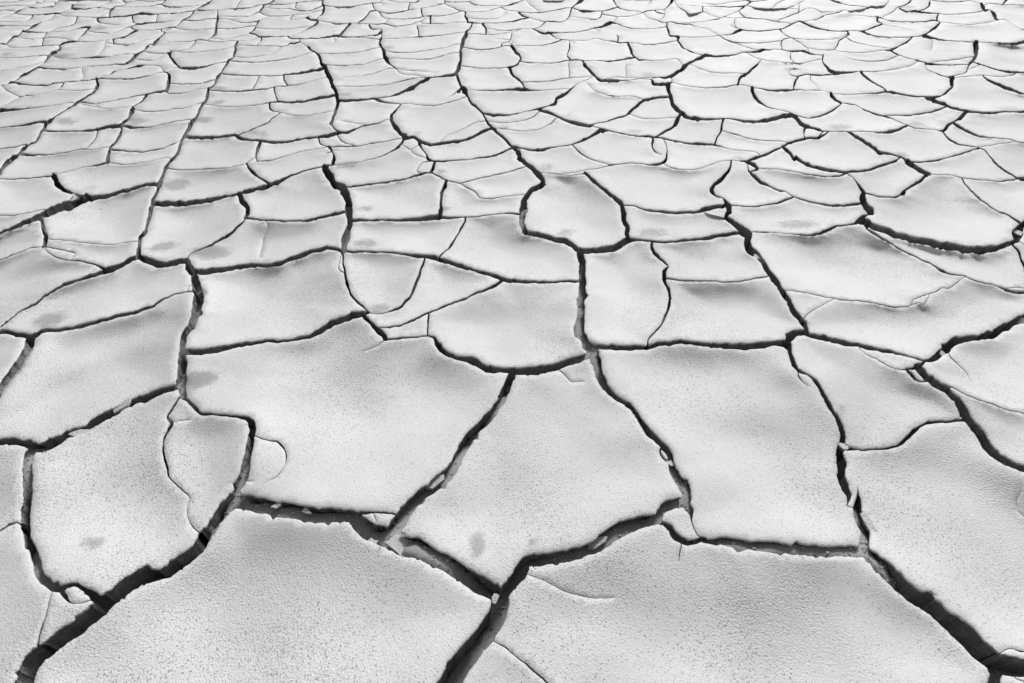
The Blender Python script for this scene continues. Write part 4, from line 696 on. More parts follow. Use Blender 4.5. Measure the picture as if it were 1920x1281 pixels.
-- 1281.1,127.4,5.2 1283.4,122.9,4.1 1297.2,115.2,5.2 1310.9,110,6.2 1323,104,6.2 1331.6,104.8,4.1 1348.8,105.7,4.1 1365.9,104,3.4 1378,102.6,2.1 1390,98.3,1.7 1407.2,98,2.4 1422.7,95.4,5.8 1431.3,92.8,4.8 1441.6,93.7,1.7 1451.9,92.5,1 1467.3,93.7,1.5 1479.4,95.4,2.4 1491.4,96.6,3.1 1505.2,95.4,4.5 1517.2,99.7,4.1 1529.2,102.8,1.5 1543.7,103.1,1.5
-- 1280.8,89.5,1.4 1286.9,92,1.7 1295.5,97.1,2.8 1305.8,100.9,1.4 1323,104,1
-- 1280,45.2,2.4 1293.8,45.5,2.4 1302.3,49.8,0.9 1323,53.3,0.7 1348.8,66.7,0.7
-- 1293.8,25.8,0.9 1305.8,24.1,1.2 1317.8,22.3,1.4 1325.5,23.7,0.9 1331.6,28.4,0.7 1352.2,33.5,0.7
-- 1317.8,12.4,2.1 1317.8,22.3,2.1
-- 1262.8,-3.4,0.9 1269.7,10.3,0.7 1293.8,25.8,0.7
f- 1276.6,10.3,0.7 1297.2,10.7,0.7 1317.8,12.4,0.7 1328.1,12,0.9 1345.3,12,1.4 1360.8,13.4,1.5 1376.3,12.9,2.1 1391.7,11.7,2.4 1399.7,9.7,1.5
-- 1398.5,9.7,1.4 1393.4,14.6,3.1 1388.3,18,1.7 1384.8,20.3,1.4
f- 1314.4,5.2,0.7 1329.8,7.7,0.9 1340.2,8.3,1.2 1350.5,7.2,1.2 1359.1,5.5,1.2 1400.7,0.8,0.7
-- 1396.9,-3.4,1.5 1398.6,0,1.5 1407.2,3.4,4.1 1402.9,6.9,2.4 1399.3,9.5,1.7
-- 1407.2,3.4,1.7 1420.9,2.1,1.5 1433,0.9,1.2 1445,-3.4,1
-- 1475.9,-3.4,1.4 1470.8,0,1.4 1462.2,3.8,1.2 1451.9,10.3,0.5 1448.4,16.3,0.5
-- 1515.5,-3.4,1 1508.6,0,1 1496.6,6.9,1 1484.5,12.9,1.2 1472.5,15.1,1.5 1462.2,16.3,2.1 1448.4,16.3,1.5 1431.3,15.5,1 1415.8,13.8,0.7 1399.5,9.5,0.7
-- 1384.8,20.3,1.7 1390,26.6,2.1 1398.6,33,2.1 1410.6,34.4,2.1 1431.3,36.4,1.5 1451.9,39.2,1.9 1467.3,41.6,1 1486.2,44.9,0.7
-- 1457,40,0.9 1462.2,36.1,1 1474.2,32.7,1.5 1486.3,27.5,1.9 1497.4,22.3,1.7 1497.9,6.1,0.7
-- 1270,43.7,0.7 1321.3,40.4,0.9 1338.4,36.4,1 1352.2,33.5,1.2 1359.1,30.9,1.2 1372.8,25.8,0.7 1384.8,20.3,0.7
-- 1378,34.4,0.7 1378,38.7,1.7 1377.1,45,1.4 1381.4,51.6,0.9 1390,55.9,0.9
f- 1369.4,45,1 1374.5,49.8,1 1383.2,52.3,1.2
-- 1378,34.4,0.7 1398.7,33,0.7
-- 1378,34.4,0.7 1357.3,31.6,0.7
-- 1548.1,-3.4,2.8 1558.4,0,2.8 1572.2,5.2,3.4 1579.1,6.9,1.9 1590,9.3,1.4
-- 1524.1,15.1,1.4 1532.7,18.9,1.5 1543,22.3,1.5 1561.9,22.3,1 1572.9,22.9,0.9
-- 1497.4,22.3,0.9 1512,16.3,0.7 1524.1,15.1,0.7
-- 1501.2,40.8,0.7 1527.5,37,1.2 1543,30.9,2.4 1546.4,28.4,1.5 1560.2,25.8,1.5 1572.2,23.2,1.9 1580.8,18.9,1.5 1592.8,20.3,0.9 1600.3,19.9,1
-- 1469.1,15.5,0.7 1497.7,17.2,0.7
-- 1278.3,68.8,0.7 1297.2,69.6,1 1326.4,69.3,1 1348.8,66.7,1
-- 1348.8,66.7,1.4 1357.3,65.7,1 1369.4,64.5,2.4 1379.7,60.2,4.8 1390.1,55.4,4.1
-- 1390,55.9,2.4 1407.2,57.6,1.9 1420.9,58.4,2.1 1438.1,57.6,2.1 1458.8,55,1.9 1469.1,53.3,1.9 1482.8,46.4,2.1 1498.3,39.5,2.4 1508.6,43.8,4.5 1520.6,49,4.5 1537.8,54.1,2.8 1555,57.1,2.1 1572.2,58.8,1.7 1590,57.9,2.1
-- 1348.8,66.7,2.1 1359.1,73,2.1 1372.8,78.7,2.4 1390,80.4,1.5 1410.6,80.8,1.4 1431.3,79.9,1.5 1448.4,78.2,1.4 1467.4,76.3,1.5
-- 1372.8,78.7,1.4 1391.7,85.9,1 1408.9,91.1,0.7 1426.3,94.3,0.9
-- 1460.4,54.7,1.9 1472.5,64.5,1.7 1484.5,71.3,1.5 1500,79.9,1.2 1513.8,89.7,1.2
-- 1484.3,71.2,0.9 1508.6,73.9,1 1537.8,74.3,1 1561.9,73,1 1579.1,69.6,1 1588.2,64.2,1
-- 1484.5,71.3,1 1479.4,71.8,1 1469.1,73.9,2.1 1464.8,79.9,2.1 1465.6,87.7,1.4 1467.3,93.7,1
-- 1513.8,89.7,0.9 1534.4,93.2,1 1549.9,94,1.2 1563.6,93.2,1.2 1570.5,84.2,2.4 1573.9,75.6,2.1 1587.7,67,2.1 1589.4,57.9,2.8
-- 1513.8,89.7,0.7 1517.2,99.7,0.7
-- 1398.6,98.1,1 1407.2,103.1,1.4 1414.1,106.6,1 1427.8,111.4,1
-- 1483.7,95.8,1.5 1482,108.3,1.4 1486.3,114.3,1 1489.7,118.6,2.4 1505.2,117.7,1.2 1542.6,110.2,0.7
-- 1427.8,111.4,0.7 1443.3,114.3,0.7 1465.6,116.9,0.7 1489.7,118.6,0.9
-- 1543.8,103.1,3.1 1542.1,113.4,2.4 1548.4,123.4,3.4
-- 1427.8,111.4,1.4 1420.2,121,2.4
-- 1563.6,93.2,0.7 1575.6,96.3,0.7 1590,97.6,0.9
-- 1585.3,68.5,1.5 1598,77.3,1.4 1590,73,0.5
-- 1589.9,9.3,1.4 1602,10.7,1.4 1615.8,11.7,1 1628.7,13.7,1
-- 1600.2,19.9,1 1620.9,16.3,2.1 1627.8,13.8,3.4 1646.7,11.7,1.2 1658.8,9.5,0.9 1665.6,3.4,0.9 1667.3,-3.4,0.9
-- 1710.3,-3.4,2.1 1706.9,2.6,2.4 1696.6,9.5,1.9 1682.8,13.8,1.5 1674.2,21.5,1.4 1663.9,27.5,1.2 1653.6,31.8,1 1648.4,32.7,1
f- 1576.2,27.5,0.7 1620.9,29.6,1 1633,31.3,1.2 1645.8,31.8,1.4
-- 1645.8,31.8,4.5 1645,39.5,4.5 1650.2,42.1,1.7 1655.3,45,1.7
-- 1590,57.9,1.7 1607.2,57.6,1.5 1615.8,58.8,2.8 1626.1,55.9,1.7 1639.8,50.7,2.8 1650.2,46.4,2.8 1655.3,45,1.7
-- 1648.4,32.7,1.5 1658.8,36.1,1.7 1672.5,39.5,2.1 1696.6,40.7,1.5 1713.8,40.9,1.7 1730.9,40.9,1.7 1744.7,38.7,2.1 1753.3,38.2,3.1 1763.6,41.6,1.7
-- 1684.1,13.3,0.7 1703.4,21,1 1717.2,21.5,4.8 1730.9,23.2,3.4 1744.7,24.6,2.4 1758.4,25.8,1.7 1770.5,27,1.4 1787.7,27.2,1 1804.9,25.8,0.9 1827.2,23.7,1.5 1847,19.8,1.5
-- 1760.2,26,2.4 1756.7,32.7,3.4 1757.5,39.5,2.4
-- 1744.7,0.9,1 1743,4.3,4.1 1741.3,11.2,3.4 1732.7,16.8,1.2 1717.2,21.5,0.9
-- 1749.8,-3.4,2.1 1749.8,0,2.1 1755.9,2.1,1.4 1772.2,3.4,1.5 1787.7,3.8,1.5 1803.1,2.6,1.4 1820.3,1.4,1 1837.9,5.3,1
-- 1744.2,0.7,1 1750.9,0.4,1
-- 1837.3,6,1.4 1840.9,6.9,6.2 1843.5,13.8,7.6 1847,19.8,4.5 1854.7,18,1 1858.1,19.8,2.4 1863.3,25.8,7.9 1868.4,35.2,6.9 1873.6,37.3,1.4
-- 1842.3,10.5,0.9 1855.6,6.5,1 1868.4,7.7,1.7 1880.5,9.5,1.5 1897.7,8.9,1 1920,9.5,0.9 1944.1,10.3,0.9
-- 1890.8,-3.4,4.1 1887.4,0,4.1 1878.7,9.2,1.5
-- 1763.6,41.6,1.7 1759.3,46.4,4.1 1751.6,53.3,5.5 1739.5,61.5,2.4 1730.9,67,6.2
-- 1763.6,41.6,0.7 1787.7,43.8,0.7 1813.4,46.1,0.7 1847.8,43,0.7 1873.6,37.3,0.7 1885.6,37,0.7 1899.4,44.7,0.7 1914.9,53.6,1.2 1920,54.7,1.7 1944.1,56.7,1.4
-f 1655.3,45,0.7 1686.3,51.6,0.7 1703.4,54.1,0.5
-- 1589.9,57.9,2.1 1593.4,65.3,0.9 1587.3,67.2,0.7
-- 1615.8,58.8,3.4 1627.8,63.9,2.8 1645,67.9,1.9 1662.2,69.6,1.5 1682.8,70,1.5 1700,70.1,1.7 1712,69.1,1.7 1731.4,67.1,2.1
-- 1590,73.1,1.5 1600.3,78.2,1.5 1619.2,82.5,1.2 1638.1,86.8,1 1650.2,88.5,0.9 1675.9,91.1,0.9
-- 1710.3,69.2,4.1 1701.7,78.2,3.8 1689.7,84.2,2.2 1677.7,90.2,4.1 1669.9,94.2,4.1 1655.3,94.2,1 1638.1,96.6,1 1617.5,98.3,1 1589.9,98,0.9
-- 1669.9,94.2,4.1 1679.4,99.7,3.4 1686.3,103.1,2.1 1696.6,107.4,1.5 1713.8,111.7,1 1720.6,113.8,3.1 1730.9,116,1.9 1739.5,118.6,3.1 1755,120.7,2.4 1772.2,122,1.9 1792.8,121.7,1.5 1818,120.1,1.4
-f 1686.3,103.1,1.4 1669.1,110.9,1.5 1657,113.4,1.7 1641.6,114.8,1.5 1624.4,114.8,1.5 1614.1,113.4,1.2 1590,110,0.7 1579.7,104.5,0.7
-- 1730.9,66.7,6.2 1743,70.1,5.5 1755,73,3.4 1772.2,75.6,2.1 1792.8,77,1.5 1813.4,78.4,1.5 1831.3,79.5,2.1
-- 1830.6,79.4,10.3 1829.8,91.1,9.5 1830.6,103.1,7.6 1825.5,111.7,5.2 1818.6,118.6,3.4 1817.8,120.3,3.4
-- 1739.5,118.6,0.9 1755,115.5,0.9 1775.6,113.8,1.5 1796.3,110.9,1.5 1811.7,107.9,1.5 1828.4,106.8,1.4
-f 1747.7,71.3,0.9 1748.1,84.2,0.9 1744.7,95.9,0.7
-- 1831.3,79.4,0.7 1856.4,79.9,1.4 1873.6,81.6,2.8 1890.8,82.5,3.8 1908,81.6,5.5 1920,78.2,5.2 1944.1,73.9,3.4
-- 1821.6,115.6,2.4 1825.5,116,2.4 1835.5,120.7,2.4
-- 1838.3,121.4,0.7 1822,128.1,0.7 1814,130.1,0.7
-- -700,1640,20 -200,1560,22 350,1600,20 900,1560,22 1500,1610,20 2100,1550,20 2600,1640,20
"""
LABELS = """
481,1231|huge foreground plate left of the deep bottom crack, pitted and gently wavy
1344,1256|huge foreground plate right of the deep bottom crack, curved hairline near its top left
934,1286|corner piece at the bottom edge split off by a hairline right of the deep crack
2030,1437|scrap of plate in the bottom right corner below the forked black crack
1915,1228|thin lit flake at the bottom right corner above the black crack
113,1151|narrow three sided plate at bottom left, hairline on its left, black crack below
142,1116|small loose oval flake in the crack above the narrow three sided plate at bottom left
-437,1047|smooth plate in the bottom left corner, left of the upright hairline
2009,1034|big pitted plate at lower right behind the long diagonal crack, squiggly hairline at its edge
1277,979|curved wedge flake at the crack corner right of the twice stained central plate
718,972|small three cornered flake where the slanting middle crack meets the level sandy crack
695,970|tiny chip just left of the three cornered flake at the foot of the middle crack
-68,952|sliver of plate at the left edge beside the upright dark crack
209,911|rounded plate at left, speckled, with one soft grey spot low down
1033,859|central plate with two grey stains above its sharp pointed bottom corner
1245,852|tiny splinter in the ragged crack at the right of the twice stained plate
382,848|egg shaped plate left of centre, cut from the rounded speckled plate by a wavy hairline
1894,806|plate at the right edge between the long straight hairline and the curving crack
1370,783|large clean four sided plate right of centre above the straight sandy crack
645,745|largest middle plate, sand stain at its left corner, half moon hairline at lower left
1624,726|five sided plate at right above the wavy crack, thin crescent on its top edge
-83,721|cut off scrap of plate at the left edge, just above the left upright crack
1719,703|splinter in the short black split beside the five sided right hand plate
1868,688|plate at the right edge under the thick black crack, short slanting hairline on top
188,678|broad left plate with a straight right side, under the long bowed crack
1672,673|thin crescent flake along the top edge of the five sided right hand plate
767,616|small boat shaped piece between the largest middle plate and the half round plate
962,601|half round plate in the middle bulging down to a thick black crack
1732,592|wide plate at right, ragged hairline along its top, thick black crack at lower right
1362,580|plate right of centre with a leaning right side, below the small four sided plate
1512,565|small pointed triangle under the long hairline, right of the leaning crack
1727,562|tiny loose triangle on the ragged hairline at right
516,555|broad four sided plate left of centre with a dark crack bowing under it
202,551|long plate at left with an oval stain low on its left, bowed crack below
1911,542|thin sliver lying along the crack at the right edge
-23,542|plate at the left edge with a tiny dark scuff, above the long stained plate
822,542|pointed plate right of the U shaped plate, its tip aiming right
356,541|tiny triangle in the hairline left of the broad four sided plate
1171,540|upright plate between the straight grey crack and the bent black crack
714,518|U shaped plate with a grey stain at its rounded bottom
179,506|small pale block lying across the slanting crack at left
1995,497|sliver of plate at the right edge past the rubble filled gap
639,496|crumbly sliver against the top left of the U shaped plate
1586,492|wide bare plate at right between the leaning crack and the ragged hairline
1815,490|long thin plate hanging below the thick arched crack at right
1331,484|small four sided plate right of the bent crack, behind the leaning one
113,475|thin pointed splinter on the zigzag hairline at far left
180,470|wedge at left between a zigzag hairline and a faint straight hairline
-18,466|plate at the left edge left of the short crooked upright crack
954,464|plate left of the straight grey crack, slanted hairline at its left, pointed lower side
513,449|plate with a large grey stain at its lower left corner and a faint upright hairline
759,440|low wide plate above the U shaped plate, small stain at its left end
-27,425|low scrap at the left edge above the long black slanting crack
359,421|four sided plate stained at lower left, round crack along its lower right
1263,420|low plate with a wide faint stain, below the wide dipped plate
197,406|plate at left between the slanting black crack and the long left upright crack
1491,405|low plate at right with a long pale grey stain
1345,397|tiny chip at the crack left of the plate with the long pale stain
1764,394|broad smooth plate at right resting above the thick arched crack
1075,389|shield shaped plate in the middle, rounded bottom with a thick dark underside
890,378|low plate cut by a bent hairline, right of a short dark upright crack
748,369|square looking plate with a short stain at lower left, dark crack under its right
557,368|plate with an arched top left of the wide rubble crack
38,367|plate at the left edge under a black hooked crack
1903,364|plate at the right edge beyond the curved hairline, faint smudge low down
1398,350|narrow waisted plate right of the bowed dark crack, behind the long pale stain
1521,347|boat shaped plate at right with a small broken chip at its top left
1237,343|wide dipped plate with crumpled hairlines at its top left
947,343|plate with a bowed lower edge and a pointed left end, right of the bent hairline
387,342|long plate with an oval stain beside the long left upright crack
1665,333|plate at right with a short black crack at its lower right
211,330|bowed plate at left above a black hooked crack, faint stain low in the middle
-115,327|low scrap of plate at the left edge above the hooked crack
1408,314|tiny chip by the small broken corner right of the bowed dark crack
714,313|long low plate with a smeared stain at its left end
797,313|small four cornered loose piece between a stain and a short upright crack
898,312|long bowed plate right of the four cornered loose piece, stain at its left
1814,311|plate at right between two long bowed hairlines, pointed top
1474,306|thin curved strip below the black edged leaf shaped plate
548,306|plate with a round scooped bottom, crumbly crack at its right
102,305|long low plate at left ending at the short grey upright crack
1049,299|plate with a smudge at its left corner beside the black centre crack
1952,298|plate at the right edge behind the long bowed hairline
268,291|thin strip just right of the short grey upright crack at left
1314,290|low plate bulging down right of the small hook shaped crack
402,285|plate right of the long left crack with a short grey crack at its right
682,284|thin bowed plate ending right at the small round chipped pieces
784,284|smallest rounded piece between the cracks in the middle
1570,283|leaf shaped plate with a thick black lower edge at right
538,278|low plate right of a short grey upright crack, thick dark edge above
1166,277|plate with a short black hook crack at its right
880,276|long bowed plate left of the black bend of the centre crack
1399,268|thin wedge under the hairline, right of a short broken upright crack
769,268|small piece above the smallest rounded piece, under a dark bowed crack
1713,268|plate with a smudge at its lower left corner, right of the leaning black crack
115,265|plate at left with rubble in the crack at its left corner
623,265|tiny block below the dark bowed crack, left of a thin flake line
196,258|small four sided piece at left between two leaning hairlines
1820,258|low curled plate with a shaded hollow under its raised neighbour at right
285,255|plate left of the long left crack with a thin dark upper edge
1029,252|plate with a bowed dark lower edge right of the black bend, hairline across its top
696,251|plate with one dark speck, above the tiny blocks
1522,249|small broken block beside the rubble at a crack junction at right
1544,249|tiny chip next to the small broken block at right
876,246|thin curved wedge above the black bowed crack in the middle
1302,244|wide plate under the thick wavy dark edge, right of a short upright crack
1437,242|dipped plate with a bowed dark edge above the small broken block
1948,241|plate at the right edge above the curled one with a shaded hollow
551,237|plate with a smeared stain near its lower left, thick bowed crack underneath
1196,234|four sided plate with curved left crack, under the thick wavy dark edge
990,230|thin plate with a small grey smudge between two bowed hairlines
1597,225|plate with a long oval smudge, pointed top, hairline at upper right
1746,222|small plate with a pale smudge at its bottom, black crack on its right
433,222|plate with one oval stain at its left, right of the long left crack
14,221|plate at the left edge under a long thin dark edge, no stain
819,220|large rounded plate with a black crack curling along its left and bottom
165,220|plate at left with the darkest oval stain near its left end
961,219|thin curved strip tucked under the boat shaped bowl plate
304,218|plate with a smudge at its left, just left of the long left crack
679,211|plate with a pointed right end left of the large rounded plate
1229,204|small leaf plate between two black slanting cracks right of the middle
-96,201|plate at the left edge above the long thin dark edge
574,200|thin shaded strip above a white curved rim left of the middle
165,196|tiny sliver in the crack behind the darkest oval stain
1667,193|curved plate with a white raised rim, above the long thick bowed crack
227,192|thin leaf behind the darkest oval stain
1348,190|wide saucer plate with a thick dark underside, right of the middle
1496,189|saucer plate right of the wide one, black hook crack on its left
322,188|low plate left of the long left crack with no stain, bowed upper edge
962,186|bowl plate in the middle with a rounded bottom, dark edge above it
91,185|low strip at left with a raised dark right end
452,183|long plate with an oval stain at its left, right of the long left crack
1136,182|raised plate with a rounded lower right side and a peaked top right of the bowl
1867,182|broad humped plate at the right edge over a thick bowed crack
808,171|long plate behind the large rounded one, bowed crack at its right
572,169|four sided plate at left of the middle left crack, thick bowed edge below
704,168|thin plate with a grey smudge at its left by the middle left crack
-44,90|plate at the left edge with a flat grey stain, left of the crumbled crack
160,115|plate with a pale wedge of sand by the crumbled crack, upper left
1953,20|broad plate at the upper right edge with a long dark crack under it
1753,92|upper right plate with a short upright hairline in its middle
205,51|far plate at upper left with a small grey stain at its left end
22,34|far strip at the left edge over a long thin dark crack
103,43|far plate at upper left with a thick dark lower edge, short leaning crack below
1815,33|far plate at upper right ended by a wide dark notch at each side
"""

def fbm1(t, seed):
    return mnoise.noise((t, seed * 7.31, seed * 1.7)) + 0.5 * mnoise.noise((t * 2.3, seed * 3.1, 9.2)) + 0.35 * mnoise.noise((t * 5.1, seed * 2.3, 4.4))

def parse():
    out = []
    for line in CRACKS.strip().splitlines():
        a = line.split()
        out.append((a[0], [tuple(float(v) for v in s.split(",")) for s in a[1:]]))
    return out

def resample(pts):
    """Catmull-Rom through the traced points, at a step that suits the distance."""
    p = np.array(pts)
    if len(p) == 1: return p
    q = np.vstack([2 * p[0] - p[1], p, 2 * p[-1] - p[-2]])
    res = []
    for i in range(len(p) - 1):
        a, b_, c, d = q[i], q[i + 1], q[i + 2], q[i + 3]
        L = math.hypot(*(c - b_)[:2])
        y = (b_[1] + c[1]) / 2
        step = min(4.6, max(2.4, 2.2 + 0.005 * y))
        k = max(1, int(round(L / step)))
        # softened tangents keep corners angular
        m0 = (c - a) * 0.5 * min(1.0, L / (math.hypot(*(c - a)[:2]) * 0.5 + 1e-6)) * 0.8
        m1 = (d - b_) * 0.5 * min(1.0, L / (math.hypot(*(d - b_)[:2]) * 0.5 + 1e-6)) * 0.8
        for j in range(k):
            t = j / k
            h00 = 2*t**3 - 3*t**2 + 1; h10 = t**3 - 2*t**2 + t; h01 = -2*t**3 + 3*t**2; h11 = t**3 - t**2
            v = h00 * b_ + h10 * m0 + h01 * c + h11 * m1
            v[2] = b_[2] + (c[2] - b_[2]) * t
            res.append(v)
    res.append(p[-1])
    return np.array(res)

V2, FACES = [], []

def add_strip(X, Y, HWL, HWR):
    """A crack as a chain of quads round the ground-plane centre line."""
    n = len(X)
    tx = np.gradient(X); ty = np.gradient(Y)
    L = np.hypot(tx, ty) + 1e-12
    nx, ny = -ty / L, tx / L
    base = len(V2)
    for i in range(n):
        V2.append((X[i] + nx[i] * HWL[i], Y[i] + ny[i] * HWL[i]))
        V2.append((X[i] - nx[i] * HWR[i], Y[i] - ny[i] * HWR[i]))
    for i in range(n - 1):
        a = base + 2 * i
        FACES.append([a, a + 2, a + 3, a + 1])

def disc(x, y, r, k=7):
    base = len(V2)
    for i in range(k):
        a = 2 * math.pi * (i + 0.3) / k
        V2.append((x + r * math.cos(a), y + r * math.sin(a)))
    FACES.append(list(range(base, base + k)))

def add_px_strip(p, free, seed):
    """p: samples in photograph pixels with widths; both edges are jittered on their own, then laid on the ground."""
    x, y, w = p[:, 0].copy(), p[:, 1].copy(), p[:, 2].copy()
    n = len(x)
    s = np.concatenate([[0], np.cumsum(np.hypot(np.diff(x), np.diff(y)))])
    thin = 0.65 if np.median(w) < 1.6 and 'f' in free else 1.0
    w = np.maximum(w, (0.75 + 0.0006 * np.clip(y, 0, None)) * thin)
    for e, sl in ((0, s), (1, s[-1] - s)):
        if free[e] == 'f':
            w = w * np.clip(sl / (0.25 * s[-1] + 1e-6), 0.05, 1)
    tx = np.gradient(x); ty = np.gradient(y); L = np.hypot(tx, ty) + 1e-9
    nx, ny = -ty / L, tx / L
    w = np.where((w > 2.2) & (y < 460), w * (1 + 0.12 * np.abs(tx / L)), w)      # the shaded side under a raised front edge
    sc = 1.0 / (9.0 + 0.016 * np.clip(y, 0, None))
    amp = np.minimum(0.17 * w + 0.3, 2.9)
    jl = np.array([fbm1(s[i] * sc[i], seed) for i in range(n)]) * amp
    jr = np.array([fbm1(s[i] * sc[i], seed + 50.5) for i in range(n)]) * amp
    cj = np.array([fbm1(s[i] * sc[i] * 0.8, seed + 99.1) for i in range(n)]) * np.minimum(0.5 + 0.0022 * np.clip(y, 0, None), 2.2) * np.clip(np.minimum(s, s[-1] - s) / 8.0, 0, 1)
    x = x + nx * cj; y = y + ny * cj
    nl = np.array([max(0.0, mnoise.noise((s[i] * sc[i] * 1.6, seed * 5.3, 2.2)) - 0.30) for i in range(n)]) * np.minimum(w, 22) * 0.75
    nr = np.array([max(0.0, mnoise.noise((s[i] * sc[i] * 1.6, seed * 4.1, 6.6)) - 0.30) for i in range(n)]) * np.minimum(w, 22) * 0.75
    hl = np.maximum(w / 2 + jl, 0.12 * w) + nl; hr = np.maximum(w / 2 + jr, 0.12 * w) + nr
    lx, ly = x + nx * hl, y + ny * hl
    rx, ry = x - nx * hr, y - ny * hr
    LX, LY = ground(lx, np.maximum(ly, -95)); RX, RY = ground(rx, np.maximum(ry, -95))
    base = len(V2)
    for i in range(n):
        V2.append((LX[i], LY[i])); V2.append((RX[i], RY[i]))
    for i in range(n - 1):
        a = base + 2 * i
        FACES.append([a, a + 2, a + 3, a + 1])

def inside_frame(x, y, m=0.0):
    return -m < x < PW + m and -m < y < PH + m

CENTRES = []     # crack centre samples, for the sand level
for k, (free, pts) in enumerate(parse()):
    p = resample(pts)
    # a crack that leaves the frame runs on a little outside it
    for e in (0, -1):
        x, y, w = p[e]
        if not inside_frame(x, y, 1.0):
            a = p[e] - p[e + 1 if e == 0 else e - 1]
            d = a[:2] / (np.hypot(*a[:2]) + 1e-9)
            far = 40 + 0.65 * max(y, 0)
            wob = [0.11 * far * t * fbm1(3.2 * t, k * 0.77 + 5.0 * e) for t in np.linspace(0, 1, 26)[1:]]
            add = [[x + d[0] * far * t - d[1] * q, max(y + d[1] * far * t + d[0] * q, -40), w * (1 - 0.72 * t)] for t, q in zip(np.linspace(0, 1, 26)[1:], wob)]
            p = np.vstack([p, add]) if e == -1 else np.vstack([np.array(add)[::-1], p])
    add_px_strip(p, free, k * 1.37 + 0.2)
    CENTRES.append(p)
    for e in (0, -1):
        x, y, w = p[e]
        if free[0 if e == 0 else 1] != 'f' and inside_frame(x, y, 10):
            # a small rounded pocket where cracks meet
            r = max(w, 0.6) * 0.5
            base = len(V2)
            for i in range(6):
                a = math.pi / 3 * (i + 0.37 * (k % 3))
                gx, gy = ground(x + r * math.cos(a), max(y + r * math.sin(a), -60))
                V2.append((float(gx), float(gy)))
            FACES.append(list(range(base, base + 6)))

# ------------------------------------------------------------------ plates beyond the frame: the same mud, cracked at random
X0, X1, Y0, Y1 = -9.5, 9.5, -1.4, 13.5
seeds = []
sp = 0.52
for j in range(int((Y1 - Y0) / sp) + 4):
    for i in range(int((X1 - X0) / sp) + 4):
        seeds.append(Vector((X0 - sp + (i + 0.5 * (j % 2)) * sp + RNG.uniform(-.2, .2), Y0 - sp + j * sp + RNG.uniform(-.2, .2))))
dv, _, df, _, _, _ = geometry.delaunay_2d_cdt(seeds, [], [], 0, 1e-6)
cc, edge_f = [], {}
for fi, f in enumerate(df):
    ax, ay = dv[f[0]]; bx, by = dv[f[1]]; cx, cy = dv[f[2]]
    d = 2 * (ax * (by - cy) + bx * (cy - ay) + cx * (ay - by)) or 1e-9
    cc.append((((ax*ax+ay*ay)*(by-cy)+(bx*bx+by*by)*(cy-ay)+(cx*cx+cy*cy)*(ay-by))/d,
               ((ax*ax+ay*ay)*(cx-bx)+(bx*bx+by*by)*(ax-cx)+(cx*cx+cy*cy)*(bx-ax))/d))
    for a, b in ((0, 1), (1, 2), (2, 0)):
        edge_f.setdefault(tuple(sorted((f[a], f[b]))), []).append(fi)

def near_frame(X, Y):
    px, py, zc = pixel(X, Y)
    if zc < 0.05: return False
    m = 22 + 0.16 * max(float(py), 0)
    return -m < px < PW + m and -14 < py < PH + 110

for e, fs in edge_f.items():
    if len(fs) != 2: continue
    a, b = cc[fs[0]], cc[fs[1]]
    L = math.hypot(a[0] - b[0], a[1] - b[1])
    if L < 1e-3 or L > 2.0: continue
    if not all(X0 - .4 < q[0] < X1 + .4 and Y0 - .4 < q[1] < Y1 + .4 for q in (a, b)): continue
    if any(near_frame(a[0] + (b[0] - a[0]) * t, a[1] + (b[1] - a[1]) * t) for t in (0, .25, .5, .75, 1)): continue
    k = max(2, int(L / 0.06))
    t = np.linspace(-0.01, 1.01, k + 1)
    w = RNG.uniform(0.006, 0.02)
    jx = np.array([fbm1(v * L * 7, e[0] * .31 + e[1] * .17) for v in t]) * 0.018 * np.clip(np.minimum(t, 1 - t) * 6, 0, 1)
    nx, ny = -(b[1] - a[1]) / L, (b[0] - a[0]) / L
    add_strip(a[0] + (b[0] - a[0]) * t + nx * jx, a[1] + (b[1] - a[1]) * t + ny * jx,
              np.array([w / 2 * (1 + .4 * fbm1(v * 9, e[0])) for v in t]).clip(.002), np.array([w / 2 * (1 + .4 * fbm1(v * 9, e[1] + .5)) for v in t]).clip(.002))

# ------------------------------------------------------------------ cut the sheet of mud along all cracks
base = len(V2)
for x, y in ((X0, Y0), (X1, Y0), (X1, Y1), (X0, Y1)): V2.append((x, y))
EDGES = [(base, base + 1), (base + 1, base + 2), (base + 2, base + 3), (base + 3, base)]
for f in FACES:
    for i in range(len(f)): EDGES.append((f[i], f[(i + 1) % len(f)]))
cv, ce, cf, _, _, _ = geometry.delaunay_2d_cdt([Vector(v) for v in V2], EDGES, [], 0, 1e-6)
CV = np.array([(v.x, v.y) for v in cv])
cf = [list(f) for f in cf if len(f) == 3]
ck = CV[np.array(cf)].mean(1)
CELL = 0.05
ckey = np.floor(ck / CELL).astype(int)
order = np.lexsort((ckey[:, 0], ckey[:, 1]))
cells = {}
for i in order: cells.setdefault((ckey[i, 0], ckey[i, 1]), []).append(i)
cells = {k: np.array(v) for k, v in cells.items()}
gap = np.zeros(len(cf), bool)
VA = np.array(V2)
